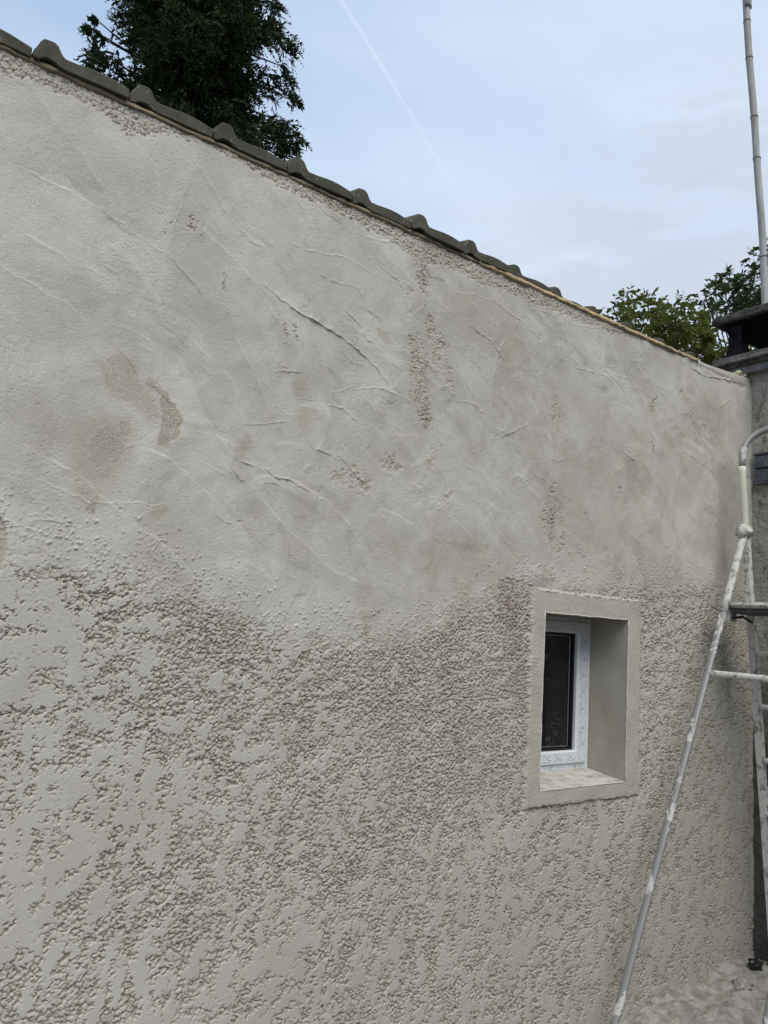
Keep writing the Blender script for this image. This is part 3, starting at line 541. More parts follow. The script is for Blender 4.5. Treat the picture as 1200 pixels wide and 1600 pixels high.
bm = bmesh.new(); ring(bm, GX0 + .016, GX1 - .016, GZ0 + .014, GZ1 - .014, 0.005, WY + 0.024, WY + 0.036, 0.001); wpart('spacer_bar', bm, MSPC)
MG, t, b = pmat('window_glass', (0.010, 0.012, 0.013), 0.06, 0.35)
dust = mathn(t, 'MULTIPLY', mapr(t, noise(t, 38.0, 6, 0.75), 0.52, 0.80), mapr(t, noise(t, 4.0, 3, 0.5), 0.42, 0.62))
tcg = t.nodes.new('ShaderNodeTexCoord'); sg = t.nodes.new('ShaderNodeSeparateXYZ'); t.links.new(tcg.outputs['Generated'], sg.inputs[0])
dust = mathn(t, 'MULTIPLY', dust, mapr(t, sg.outputs[2], 0.45, 0.05, 0.12, 1.0))
vor = t.nodes.new('ShaderNodeTexVoronoi'); vor.inputs['Scale'].default_value = 26.0; t.links.new(tcg.outputs['Object'], vor.inputs['Vector'])
spk = mathn(t, 'MULTIPLY', mapr(t, vor.outputs['Distance'], 0.09, 0.05), mapr(t, noise(t, 9.0, 2), 0.50, 0.56))
tot = mathn(t, 'ADD', mathn(t, 'MULTIPLY', dust, 0.45), mathn(t, 'MULTIPLY', spk, 0.8), clamp=True)
t.links.new(mixc(t, tot, (0.010, 0.012, 0.013), (0.42, 0.42, 0.40)), b.inputs['Base Color']); t.links.new(mapr(t, tot, 0, 0.5, 0.06, 0.8, False), b.inputs['Roughness'])
bm = bmesh.new(); box(bm, GX0 - .001, GX1 + .001, WY + 0.028, WY + 0.034, GZ0 - .001, GZ1 + .001); wpart('pane', bm, MG)
# small grey print on the protective film of the profiles: unreadable dashes and brackets
MPRINT, t, b = pmat('film_print', (0.20, 0.22, 0.25), 0.6)
MFILM = noisy('protective_film', (0.66, 0.69, 0.73), (0.54, 0.57, 0.60), 30.0, 0.3, 0.5, 0.5, 0.7, bs=0)
rr = random.Random(8); yf = WY - 0.0152; CS = 0.0022
def film(x0, x1, z0, z1, vert, y=yf):
    nx_, nz_ = int((x1 - x0) / CS), int((z1 - z0) / CS); g = np.zeros((nz_, nx_), int)
    n_, w_ = (nz_, nx_) if vert else (nx_, nz_)
    p = 4; k = 0
    def put(a0, a1, b0, b1):
        if vert: g[a0:a1, b0:b1] = 1
        else: g[b0:b1, a0:a1] = 1
    while p < n_ - 16:
        for r in (2, 5, w_ - 4):
            if rr.random() < .75: q0 = p + rr.randint(0, 3); put(q0, q0 + rr.randint(5, 11), r, r + 1)
        if k % 2: put(p + 12, p + 13, 5, w_ - 5); put(p + 16, p + 17, 5, w_ - 5); put(p + 12, p + 16, w_ // 2, w_ // 2 + 1)
        p += rr.randint(17, 22); k += 1
    ux = np.linspace(x0, x1, nx_ + 1); uz = np.linspace(z0, z1, nz_ + 1); A0, B0 = np.meshgrid(ux, uz)
    q = (np.arange(nz_)[:, None] * (nx_ + 1) + np.arange(nx_)[None]); F_ = np.stack([q, q + 1, q + nx_ + 2, q + nx_ + 1], -1).reshape(-1, 4)
    o = from_np('protective_film', np.stack([A0.ravel(), y + 0.0003 * perlin(A0.ravel() * 40, B0.ravel() * 40, 5), B0.ravel()], 1), F_, MFILM, None)
    o.data.materials.append(MPRINT); o.data.polygons.foreach_set('material_index', g.ravel().astype(np.int32)); o.parent = win; o.matrix_parent_inverse = Matrix.Translation(-Vector(win.location))
film(GX1 + 0.022, SX1 - 0.010, SZ0 + 0.010, SZ1 - 0.010, True); film(GX0, GX1 + 0.0205, SZ0 + 0.012, SZ0 + 0.052, False); film(GX0, GX1 + 0.0205, SZ1 - 0.050, SZ1 - 0.012, False)
film(FX0 + 0.06, FX1 - 0.02, FZ0 + 0.005, FZ0 + 0.030, False, WY - 0.0014)

# ---------------------------------------------------------------- roof: interlocking tiles with a raised roll at each side lap
MT, t, b = pmat('concrete_tile', (0.11, 0.105, 0.085), 0.9, 0.2)
ct = mixc(t, mapr(t, noise(t, 9.0, 6, 0.65), 0.35, 0.7), (0.070, 0.066, 0.050), (0.112, 0.106, 0.082))
ct = mixc(t, mapr(t, noise(t, 45.0, 5, 0.7), 0.58, 0.72), ct, (0.235, 0.225, 0.19))
ct = mixc(t, mapr(t, noise(t, 22.0, 4, 0.6), 0.62, 0.72), ct, (0.055, 0.055, 0.04))
gt = t.nodes.new('ShaderNodeNewGeometry'); ct = mixc(t, mapr(t, gt.outputs['Random Per Island'], 0, 1, 0.0, 0.5, False), ct, (0.055, 0.050, 0.036))
ct = mixc(t, mapr(t, noise(t, 6.5, 4, 0.6), 0.60, 0.68), ct, (0.15, 0.155, 0.105))
t.links.new(ct, b.inputs['Base Color']); p1 = bump(t, b, noise(t, 170.0, 4, 0.7), 0.8, 0.003); bump(t, b, noise(t, 30.0, 4, 0.7), 0.5, 0.006, p1)
TP, X1T = 0.3016, 0.333
ptop = [(-.046, .028), (-.042, .036), (-.031, .062), (-.023, .074), (.006, .076), (.019, .069), (.032, .048), (.044, .038), (.08, .039), (.12, .043), (.15, .044), (.18, .043), (.22, .037), (.250, .032)]
pbot = [(-.046, .000), (-.030, .001), (-.020, .009), (-.008, .014), (.010, .014), (.020, .009), (.032, .003), (.052, .000), (.08, .000), (.12, .000), (.15, .000), (.18, .000), (.22, .000), (.250, .000)]
PITCH = R_(14); ct_, st_ = math.cos(PITCH), math.sin(PITCH); rr = random.Random(3)
bm = bmesh.new(); ZR, YR = 3.4300, -0.013
for j in range(8):
    for k in range(-5, 13):
        xk = X1T + k * TP + rr.uniform(-.002, .002); s0 = j * 0.33 + rr.uniform(-.004, .004); s1 = s0 + 0.40; lift = 0.018; dz = rr.uniform(-.003, .003); tw = rr.uniform(-.004, .004)
        wk = max(0.0, min(1.0, (xk - 2.05) / 0.95)); wk = wk * wk * (3 - 2 * wk); ZK, YK = ZR + 0.001 - 0.029 * wk - 0.004 * max(0, min(1, xk - 2.9)), YR + 0.027 * wk; yw = rr.uniform(-.005, .005) * (1 - wk)
        fr, bk = [], []
        for s_, lst, L0 in ((s0, fr, 0.016), (s1, bk, 0.0)):
            for pr in (ptop, pbot[::-1]):
                for (u_, h_) in pr:
                    hh = h_ + (L0 if j else 0) + dz + tw * (u_ - .1) / .15
                    lst.append(bm.verts.new((xk + u_ + rr.uniform(-.0006, .0006), YK + yw + s_ * ct_ - (hh) * st_ * 0.2, ZK + s_ * st_ + hh)))
        n = len(fr)
        for i in range(n): bm.faces.new((fr[i], fr[(i + 1) % n], bk[(i + 1) % n], bk[i]))
        m_ = len(ptop)
        for i in range(m_ - 1):
            bm.faces.new((fr[i], fr[i + 1], fr[n - 2 - i], fr[n - 1 - i])); bm.faces.new((bk[i], bk[i + 1], bk[n - 2 - i], bk[n - 1 - i]))
roof = build('roof', bm, MT, house)
bv = roof.modifiers.new('b', 'BEVEL'); bv.width = 0.003; bv.segments = 1; bv.limit_method = 'ANGLE'; bv.angle_limit = R_(40)
MFAS = noisy('fascia_mortar', (0.26, 0.215, 0.145), (0.17, 0.135, 0.09), 12.0, 0.95, 0.1, bs=0.6, bd=0.006, bscale=60)
MFOAM = noisy('yellow_foam', (0.48, 0.37, 0.20), (0.26, 0.215, 0.14), 11.0, 0.9, 0.1, 0.4, 0.72, bs=0.6, bd=0.006, bscale=80)
def strip(name, x0, x1, y, z0, z1, mat, seed, amp):
    bm = bmesh.new(); n = int((x1 - x0) / 0.03); prev = None; r2 = random.Random(seed)
    for i in range(n + 1):
        x = x0 + (x1 - x0) * i / n; a, b2, c = (r2.uniform(-1, 1) * amp for _ in range(3))
        cur = [bm.verts.new(p) for p in ((x, 0.03, z0 + a), (x, y + b2, z0 + a), (x, y + c, z1), (x, 0.03, z1))]
        if prev:
            for k in range(4): bm.faces.new((prev[k], prev[(k + 1) % 4], cur[(k + 1) % 4], cur[k]))
        else: bm.faces.new(cur)
        prev = cur
    bm.faces.new(prev); return build(name, bm, mat, house, True)
strip('mortar_fillet', -0.9, 2.2, -0.005, ZT - 0.015, ZT - 0.001, MFAS, 1, 0.003)
strip('foam_strip', 2.2, 3.98, -0.008, ZT - 0.016, ZT + 0.002, MFOAM, 2, 0.0045)

# ---------------------------------------------------------------- chimney at the corner
chim = empty('chimney', (XC + 0.5, -0.3, 0)); tag(chim, 'weathered concrete chimney with blackened open cap at the wall corner', 'chimney')
MST, t, b = pmat('old_stack', (0.2, 0.18, 0.15), 0.95, 0.1)
cst = mixc(t, mapr(t, noise(t, 4.0, 6, 0.65), 0.38, 0.66), (0.34, 0.325, 0.29), (0.23, 0.215, 0.185))
cst = mixc(t, mapr(t, noise(t, 14.0, 5, 0.7, stretch=(1, 1, .4)), 0.55, 0.7), cst, (0.10, 0.088, 0.07))
cst = mixc(t, mapr(t, noise(t, 70.0, 3, 0.6), 0.60, 0.74), cst, (0.42, 0.41, 0.37))
tcs = t.nodes.new('ShaderNodeTexCoord'); ss = t.nodes.new('ShaderNodeSeparateXYZ'); t.links.new(tcs.outputs['Object'], ss.inputs[0])
cst = mixc(t, mathn(t, 'MULTIPLY', mapr(t, mathn(t, 'ADD', ss.outputs[2], mathn(t, 'MULTIPLY', noise(t, 3.0, 5, .6), 1.2)), 2.5, 1.7), 0.75), cst, (0.045, 0.040, 0.034))     # darkens unevenly towards the bottom
t.links.new(cst, b.inputs['Base Color']); bump(t, b, noise(t, 90.0, 4, 0.7), 0.6, 0.006)
ys_ = np.arange(-1.1, 0.206, 0.006); zz_ = np.arange(0, 3.50, 0.006); Yg, Zg = np.meshgrid(ys_, zz_)
wr, _ = worley(Yg / 0.016, Zg / 0.016, 141)
hst = 0.010 * fbm(Yg * 4, Zg * 4, 143, 4) + 0.003 * (0.5 - wr) + 0.002 * fbm(Yg * 50, Zg * 50, 145, 2)
Vs = np.stack([XC - 0.004 - hst.ravel(), Yg.ravel(), Zg.ravel()], 1); m_ = len(ys_)
a = (np.arange(len(zz_) - 1)[:, None] * m_ + np.arange(m_ - 1)[None]).ravel()
from_np('stack_face', Vs, np.stack([a, a + m_, a + m_ + 1, a + 1], -1), MST, chim, True)
bm = bmesh.new(); box(bm, XC + 0.03, XC + 0.85, -1.1, 0.20, 0, 3.495, 0.01); build('stack', bm, MST, chim)
MCAP = noisy('cap_concrete', (0.10, 0.096, 0.085), (0.045, 0.043, 0.038), 16.0, 0.95, 0.15, 0.38, 0.62, bs=0.8, bd=0.006, bscale=90)
MCAPL = noisy('cap_band', (0.20, 0.205, 0.21), (0.13, 0.13, 0.13), 10.0, 0.8, 0.2, bs=0.4)
def slab(name, x0, x1, y0, y1, z0, z1, mat, jag=0.004, seed=1):
    bm = bmesh.new(); box(bm, x0, x1, y0, y1, z0, z1)
    bmesh.ops.subdivide_edges(bm, edges=bm.edges[:], cuts=10, use_grid_fill=True)
    for v in bm.verts:
        p = v.co; j = np.array([p.x * 30 + seed, p.y * 30 + p.z * 40])
        v.co += Vector((float(perlin(j[:1], j[1:], 5)[0]), float(perlin(j[:1] + 9, j[1:], 6)[0]), float(perlin(j[:1], j[1:] + 5, 7)[0]))) * jag
    return build(name, bm, mat, chim, True)
slab('cap_band', XC - 0.05, XC + 0.90, -1.15, 0.14, 3.497, 3.545, MCAPL, 0.003)
slab('cap_ledge', XC - 0.075, XC + 0.92, -1.17, 0.175, 3.547, 3.572, MCAP, 0.005)
slab('lower_slab', XC - 0.10, XC + 0.95, -1.20, 0.21, 3.574, 3.612, noisy('slab_edge', (0.19, 0.18, 0.165), (0.10, 0.095, 0.085), 14.0, 0.95, 0.1, bs=.7, bd=.006, bscale=80), 0.005, 3)
slab('top_slab', XC - 0.10, XC + 0.95, -1.20, 0.21, 3.862, 3.905, noisy('top_edge', (0.115, 0.11, 0.098), (0.055, 0.052, 0.045), 20.0, 0.95, 0.1, bs=.9, bd=.006, bscale=80), 0.007, 5)
MSOOT = noisy('sooted_post', (0.006, 0.006, 0.007), (0.018, 0.018, 0.020), 22.0, 0.95, 0.1, bs=0.8, bd=0.006, bscale=60)
for px_, py_ in ((XC + 0.01, 0.09), (XC + 0.82, 0.09), (XC + 0.01, -1.07), (XC + 0.82, -1.07)):
    bm = bmesh.new(); prs = [(3.60, .072), (3.64, .060), (3.70, .045), (3.78, .042), (3.82, .052), (3.87, .066)]
    rg = [[bm.verts.new((px_ + a * w, py_ + b2 * w, z)) for a, b2 in ((-1, -1), (1, -1), (1, 1), (-1, 1))] for z, w in prs]
    for p_, q_ in zip(rg, rg[1:]):
        for k in range(4): bm.faces.new((p_[k], p_[(k + 1) % 4], q_[(k + 1) % 4], q_[k]))
    build('post', bm, MSOOT, chim)
bm = bmesh.new(); box(bm, XC + 0.10, XC + 0.76, -0.95, -0.10, 3.605, 3.845, 0.01); build('flue', bm, MSOOT, chim)
bm = bmesh.new(); box(bm, XC - 0.075, XC + 0.93, -1.17, 0.185, 3.846, 3.853, 0.002); build('soot_plate', bm, MSOOT, chim)
MGR = noisy('vent_metal', (0.060, 0.068, 0.080), (0.12, 0.13, 0.145), 18.0, 0.6, 0.4, 0.45, 0.68, bs=0.4, bd=0.004)
bm = bmesh.new(); box(bm, XC - 0.035, XC + 0.03, -0.42, -0.035, 2.765, 2.78, .002); box(bm, XC - 0.028, XC + 0.03, -0.42, -0.035, 2.782, 2.862, .003); box(bm, XC - 0.034, XC + 0.03, -0.42, -0.035, 2.868, 2.945, .003); box(bm, XC - 0.036, XC + 0.03, -0.42, -0.03, 2.95, 2.965, .002)
build('vent_cover', bm, MGR, chim)
bm = bmesh.new(); rr = random.Random(5)
for k in range(9):
    s_ = rr.uniform(.010, .022); r = bmesh.ops.create_icosphere(bm, subdivisions=2, radius=s_, matrix=Matrix.Translation((4.50 + rr.uniform(-.05, .08), 0.02 + rr.uniform(-.01, .03), 3.477 + rr.uniform(-.004, .008))))
    for v in r['verts']: v.co += Vector((rr.uniform(-1, 1), rr.uniform(-1, 1), rr.uniform(-1, 1))) * s_ * .2
build('foam_bead', bm, noisy('pale_foam', (0.55, 0.50, 0.33), (0.36, 0.32, 0.2), 30.0, 0.9, bs=.4), chim, True)
# unseen wall added right of and behind the viewer to darken the lower-right corner
bm = bmesh.new(); box(bm, XC + 0.05, XC + 0.35, -4.7, -1.12, -0.14, 4.6, 0.01); box(bm, 0.8, XC + 0.35, -5.0, -4.702, -0.14, 4.6, 0.01); box(bm, XC + 0.01, XC + 0.39, -4.69, -1.12, 4.603, 4.66, .005)
tag(build('added_shade_wall', bm, MST), 'tall unseen wall added forward of the chimney to shade the corner', 'wall')

# ---------------------------------------------------------------- ladder in the corner
lad = empty('stepladder', (4.0, -0.4, 0)); tag(lad, 'paint-splashed aluminium stepladder with small platform and curved guard rail', 'ladder')
def lmat(name, metal, paint, lo, hi, scale, extra=None):
    m, t, b = pmat(name, metal, 0.42, 0.5)
    f_ = mapr(t, noise(t, scale, 6, 0.7, stretch=(1, 1, .7), dist=.5), lo, hi)
    c_ = mixc(t, f_, metal, paint)
    c_ = mixc(t, mapr(t, noise(t, scale * 3.1, 4, 0.7), 0.64, 0.72), c_, (0.10, 0.10, 0.09))
    if extra: c_ = mixc(t, mapr(t, noise(t, 6.0, 1, 0.4), 0.70, 0.72), c_, extra)
    t.links.new(c_, b.inputs['Base Color']); b.inputs['Metallic'].default_value = 0.0
    t.links.new(mapr(t, f_, 0, 1, 0.25, 0.0, False), b.inputs['Metallic']); t.links.new(mapr(t, f_, 0, 1, 0.48, 0.85, False), b.inputs['Roughness'])
    bump(t, b, f_, 0.5, 0.0015); return m
MAL = lmat('splashed_aluminium', (0.28, 0.275, 0.265), (0.55, 0.54, 0.50), 0.545, 0.575, 8.0)
MPAINTED = lmat('mortar_covered', (0.26, 0.25, 0.23), (0.58, 0.57, 0.52), 0.38, 0.50, 26.0)
MCREAM = lmat('cream_painted', (0.36, 0.36, 0.33), (0.62, 0.61, 0.50), 0.30, 0.36, 12.0)
YA, YB = -0.15, -0.78
jt = Vector((4.232, 0, 2.414)); plat = Vector((4.072, 0, 1.986)); foot = Vector((3.033, 0, -0.11)); rtop = Vector((4.245, 0, 2.40)); rfoot = Vector((4.535, 0, 0.02))
kx = (jt.x - foot.x) / (jt.z - foot.z)
for y_ in (YA, YB):
    f = lambda p, z=None: Vector((p.x, y_, p.z))
    lower = Vector((foot.x + kx * 2.05, y_, 1.94))
    bm = bmesh.new(); pl = [f(foot).lerp(lower, k / 14) for k in range(15)]; tube(bm, pl, 0.020, 0.0135, 14); build('front_leg', bm, MAL, lad, True)
    bm = bmesh.new(); tube(bm, [lower.lerp(f(jt), k / 5) for k in range(6)], 0.022, 0.016, 14); build('upper_stile', bm, MPAINTED, lad, True)
    bm = bmesh.new(); d_ = (f(rfoot) - f(rtop)); n_ = 16
    tube(bm, [f(rtop) + d_ * k / n_ for k in range(n_ + 1)], 0.017, 0.026, 4, up=Vector((0.7, 0.7, 0))); build('rear_leg', bm, MPAINTED, lad)
    bm = bmesh.new(); box(bm, jt.x - 0.048, jt.x + 0.052, y_ - 0.03, y_ + 0.035, jt.z - 0.035, jt.z + 0.045, 0.014); box(bm, jt.x - 0.012, jt.x + 0.03, y_ - 0.04, y_ + 0.045, jt.z - 0.012, jt.z + 0.022, 0.006)
    build('hinge', bm, MPAINTED, lad, True)
    bm = bmesh.new(); box(bm, foot.x - 0.03, foot.x + 0.035, y_ - 0.028, y_ + 0.028, -0.13, -0.08, 0.008); build('rubber_foot', bm, MGASK, lad)
    bm = bmesh.new(); box(bm, rfoot.x - 0.03, rfoot.x + 0.03, y_ - 0.028, y_ + 0.028, 0.004, 0.06, 0.008); build('rubber_foot', bm, MGASK, lad)
    bm = bmesh.new(); box(bm, plat.x - 0.03, plat.x + 0.055, y_ - 0.012, y_ + 0.006, 1.895, 1.975, 0.004); build('bracket', bm, MPAINTED, lad)
# guard rail: one bent tube over both sides
rp = []
base = Vector((4.246, YA, 2.44))
for u_, v_, w_ in ((0, 0, 0), (-.012, 0, .12), (-.030, 0, .25), (-.036, 0, .38), (-.022, 0, .47), (0.01, -.018, .535), (0.045, -.065, .575), (.055, -.13, .59)): rp.append(base + Vector((u_, v_, w_)))
mir = [Vector((p.x, YA + YB - p.y, p.z)) for p in rp[::-1]]
def smoothp(P, n=3):
    for _ in range(n):
        Q = [P[0]]
        for a_, b2 in zip(P, P[1:]): Q += [a_.lerp(b2, .25), a_.lerp(b2, .75)]
        P = Q + [P[-1]]
    return P
full = smoothp(rp + mir, 2)
lo_ = [p for p in full if p.z < 2.80 and p.y > -0.3]
hi_ = [p for p in full if not (p.z < 2.80)]; lo2 = [p for p in full if p.z < 2.80 and p.y < -0.3]
bm = bmesh.new(); tube(bm, lo_ + hi_[:1], 0.0205, 0.0205, 14, up=Vector((1, 0, .1))); build('grip_sleeve', bm, MCREAM, lad, True)
bm = bmesh.new(); tube(bm, hi_, 0.0185, 0.0185, 14, up=Vector((1, 0, .1))); build('guard_rail', bm, MAL, lad, True)
bm = bmesh.new(); tube(bm, hi_[-1:] + lo2, 0.0205, 0.0205, 14, up=Vector((1, 0, .1))); build('grip_sleeve', bm, MCREAM, lad, True)
bm = bmesh.new(); box(bm, plat.x - 0.045, plat.x + 0.235, YB - 0.02, YA + 0.02, plat.z - 0.018, plat.z + 0.012, 0.008)
for k in range(5): box(bm, plat.x - 0.03 + k * 0.052, plat.x + 0.002 + k * .052, YB, YA, plat.z + 0.0125, plat.z + 0.016, .001)
build('platform', bm, MPAINTED, lad, True)
bm = bmesh.new(); box(bm, plat.x - .02, plat.x + .2, YB + .01, YA - .02, plat.z - .05, plat.z - .0185, .004); tube(bm, [(plat.x - .01, YA - .01, 1.91), (plat.x + .1, YA - .02, 1.925), (plat.x + .20, YA - .02, 1.90)], .008, seg=8); build('platform_brace', bm, noisy('dark_steel', (.05, .05, .048), (.09, .088, .08), 20., .6, bs=.3), lad)
def rung(z, px_, r=0.0165, mat=None):
    bm = bmesh.new(); n = 12; tube(bm, [(px_, YA + 0.01 + (YB - YA - 0.02) * k / n, z) for k in range(n + 1)], r, r * .85, 14, up=Vector((0, 0, 1))); build('rung', bm, mat or MPAINTED, lad, True)
rung(1.606, foot.x + kx * 1.716 + 0.004, 0.018)
for z in (1.725, 1.428, 1.130, 0.833, 0.535, 0.238): rung(z, rtop.x + (rfoot.x - rtop.x) * (2.40 - z) / 2.38, 0.0155)

# ---------------------------------------------------------------- pole on the chimney
MPOLE, t, b = pmat('pale_pole', (0.36, 0.34, 0.31), 0.55, 0.4)
cpn = mixc(t, mapr(t, noise(t, 7.0, 5, .6, stretch=(1, 1, .25)), .35, .65), (0.42, 0.41, 0.38), (0.27, 0.25, 0.23))
cpn = mixc(t, mapr(t, noise(t, 40.0, 4, .6, stretch=(1, 1, .12)), .52, .7), cpn, (0.50, 0.49, 0.46)); t.links.new(cpn, b.inputs['Base Color'])
P0, P1 = Vector((4.806, 0.0, 3.90)), Vector((4.50, 0.0, 6.85)); pole = empty('pole', P0); tag(pole, 'tall pale jointed cane pole rising from the chimney cap', 'pole')
nodes = [0.0, .10, .235, .37, .52, .655, .79, .93, 1.0]
zof = lambda pxy: None
jz = [4.36, 5.05, 5.35, 5.76, 6.03, 6.6]
bm = bmesh.new(); rr = random.Random(4); pp, ra = [], []
n = 120
for k in range(n + 1):
    z = P0.z + (P1.z - P0.z) * k / n; q = P0.lerp(P1, k / n)
    bow = 0.012 * math.sin((z - 3.9) * 2.1) + 0.004 * math.sin(z * 7.3)
    dj = min(abs(z - j) for j in jz); pp.append(Vector((q.x + bow, q.y, z))); ra.append(0.0235 - 0.0007 * (z - 3.9) + 0.002 * math.exp(-(dj / 0.014) ** 2))
tube(bm, pp, ra, None, 16, up=Vector((1, 0, 0))); build('cane', bm, MPOLE, pole, True)
MRING, t, b = pmat('pole_joint', (0.12, 0.11, 0.10), 0.8)
for j in jz:
    k = min(range(n), key=lambda i: abs(pp[i].z - j)); bm = bmesh.new(); tube(bm, [pp[k] - Vector((0, 0, .004)), pp[k] + Vector((0, 0, .004))], ra[k] + 0.0015, None, 16, up=Vector((1, 0, 0))); build('joint_ring', bm, MRING, pole, True)
bm = bmesh.new(); q = [p for p in pp if 6.12 < p.z < 6.5]
for dx_ in (-.012, .002, .016): tube(bm, [p + Vector((dx_ + .004 * math.sin(i), -0.012, 0)) for i, p in enumerate(q)], .017, None, 8)
bm.verts.ensure_lookup_table(); build('tape_wrap', bm, noisy('grey_tape', (.33, .32, .30), (.2, .19, .18), 30.), pole, True)

# ---------------------------------------------------------------- ground and mortar mess
MGD, t, b = pmat('ground', (0.2, 0.19, 0.17), 0.95, 0.15)
cg = mixc(t, mapr(t, noise(t, 1.3, 8, .6), .35, .65), (0.17, 0.16, 0.14), (0.10, 0.095, 0.08)); cg = mixc(t, mapr(t, noise(t, 40.0, 5, .7), .5, .7), cg, (.30, .29, .27)); t.links.new(cg, b.inputs['Base Color']); bump(t, b, noise(t, 30.0, 5, .7), .5, .01)
bm = bmesh.new(); s = 600
vs = [bm.verts.new(p) for p in ((-s, -s, -0.13), (s, -s, -0.13), (s, s, -0.13), (-s, s, -0.13))]; bm.faces.new(vs); tag(build('ground', bm, MGD), kind='structure')
gx = np.arange(2.6, 4.62, 0.005); gy = np.arange(-1.3, 0.03, 0.005); GX, GY = np.meshgrid(gx, gy)
wg, wgi = worley(GX / 0.09, GY / 0.09, 151); wg2, wgi2 = worley(GX / 0.035, GY / 0.035, 153)
hp = 0.018 * fbm(GX * 6, GY * 6, 155, 6, 0.6) + (wgi > .55) * np.clip(.5 - wg, 0, 1) * .025 * wgi + (wgi2 > .5) * np.clip(.45 - wg2, 0, 1) * .010
heap = np.exp(-((GX - 4.42) / 0.30) ** 2 - ((GY + 0.03) / 0.26) ** 2); hp = hp + 0.020 * heap + 0.015 * np.exp(-(GY / 0.09) ** 2) * sst(3.4, 4.0, GX) 
wg3, wgi3 = worley(GX / 0.014 + .3 * perlin(GX * 40, GY * 40, 157), GY / 0.014, 156); hp = hp + (wgi3 > .45) * np.clip(.5 - wg3, 0, 1) * .012 * wgi3 + 0.002 * fbm(GX * 80, GY * 80, 158, 2)
hp = hp * sst(2.6, 3.2, GX) * sst(-1.3, -1.0, GY) - 0.135 + 0.115 * np.clip(sst(2.7, 3.9, GX) * sst(-1.2, -.25, GY), 0, 1)
m_ = len(gx); a = (np.arange(len(gy) - 1)[:, None] * m_ + np.arange(m_ - 1)[None]).ravel()
MMD = noisy('mortar_dropping', (0.38, 0.36, 0.32), (0.23, 0.215, 0.187), 16.0, .95, .1, .35, .65, bs=.8, bd=.006, bscale=70)
tag(from_np('mortar_debris', np.stack([GX.ravel(), GY.ravel(), hp.ravel()], 1), np.stack([a, a + 1, a + m_ + 1, a + m_], -1), MMD, None, True), 'spilled pale mortar and rubble covering the ground in the corner below the ladder', 'rubble', kind='stuff')
def chunk(x, y, z, s, seed, label, mat, name='mortar_lump', cat='rubble', flat=.6, group=None):
    r3 = random.Random(seed); bm = bmesh.new(); bmesh.ops.create_icosphere(bm, subdivisions=3, radius=s)
    for v in bm.verts:
        p = v.co / s; q = np.array([p.x * 1.7 + seed, p.y * 1.7 + p.z * 1.3]); k = 1 + .45 * float(fbm(q[:1], q[1:], seed, 3)[0]); v.co = Vector((v.co.x * k, v.co.y * k, v.co.z * k * flat))
    o = build(name, bm, mat, None, False); o.location = (x, y, z); tag(o, label, cat, group); return o
p = at_depth(1181, 1509, -0.11); chunk(p.x, p.y, p.z + .004, .036, 3, 'small black plastic scrap on the mortar in the corner', noisy('black_plastic', (.008, .008, .009), (.015, .015, .016), 9., .35, .5, bs=.3), 'plastic_scrap', 'litter', .9)
p = at_depth(1160, 1540, -0.17); chunk(p.x, p.y, p.z, .05, 7, 'broken mortar lump just below the black scrap', MMD, flat=.6)
p = at_depth(1196, 1538, -0.17); chunk(p.x, p.y, p.z, .04, 9, 'mortar lump at the right picture edge beside the dark stack', MMD, flat=.5)

# ---------------------------------------------------------------- trees
def leaf_mat(name, c1, c2, trans=0.25):
    m = bpy.data.materials.new(name); m.use_nodes = True; t = m.node_tree; t.nodes.clear()
    oo = t.nodes.new('ShaderNodeOutputMaterial'); d = t.nodes.new('ShaderNodeBsdfPrincipled'); tr = t.nodes.new('ShaderNodeBsdfTranslucent'); mx = t.nodes.new('ShaderNodeMixShader'); mx.inputs[0].default_value = trans
    ge = t.nodes.new('ShaderNodeNewGeometry'); c_ = mixc(t, ge.outputs['Random Per Island'], c1, c2); t.links.new(c_, d.inputs['Base Color']); t.links.new(mixc(t, .5, c_, (c2[0] * 1.6, c2[1] * 1.5, c2[2])), tr.inputs[0]); d.inputs['Roughness'].default_value = .75; d.inputs['Specular IOR Level'].default_value = .12
    t.links.new(d.outputs[0], mx.inputs[1]); t.links.new(tr.outputs[0], mx.inputs[2]); t.links.new(mx.outputs[0], oo.inputs[0]); return m
MBARK = noisy('bark', (0.07, 0.055, 0.045), (0.035, 0.03, 0.025), 18., .95, .1, bs=.7, bd=.01)
def rot_frames(n, r): # random orthonormal frames
    a = r.normal(size=(n, 3)); a /= np.linalg.norm(a, axis=1)[:, None]; b_ = r.normal(size=(n, 3)); b_ -= (a * b_).sum(1)[:, None] * a; b_ /= np.linalg.norm(b_, axis=1)[:, None]; return a, b_
def leaves(name, C_, U_, Wv, parent, mat, fold=0.0):
    """C_ base points, U_ length vectors, Wv half width vectors -> pointed 6-corner leaf as two quads"""
    n = len(C_); nrm = np.cross(U_, Wv); nrm /= np.linalg.norm(nrm, axis=1)[:, None] + 1e-9; hw = np.linalg.norm(Wv, axis=1)[:, None]
    P = np.stack([C_, C_ + U_ * .35 + Wv + nrm * hw * fold, C_ + U_ * .75 + Wv * .7 + nrm * hw * fold, C_ + U_, C_ + U_ * .75 - Wv * .7 + nrm * hw * fold, C_ + U_ * .35 - Wv + nrm * hw * fold], 1).reshape(-1, 3)
    b0 = (np.arange(n) * 6)[:, None]; F_ = np.concatenate([b0 + np.array([[0, 1, 2, 3]]), b0 + np.array([[0, 3, 4, 5]])], 0)
    return from_np(name, P, F_, mat, parent)
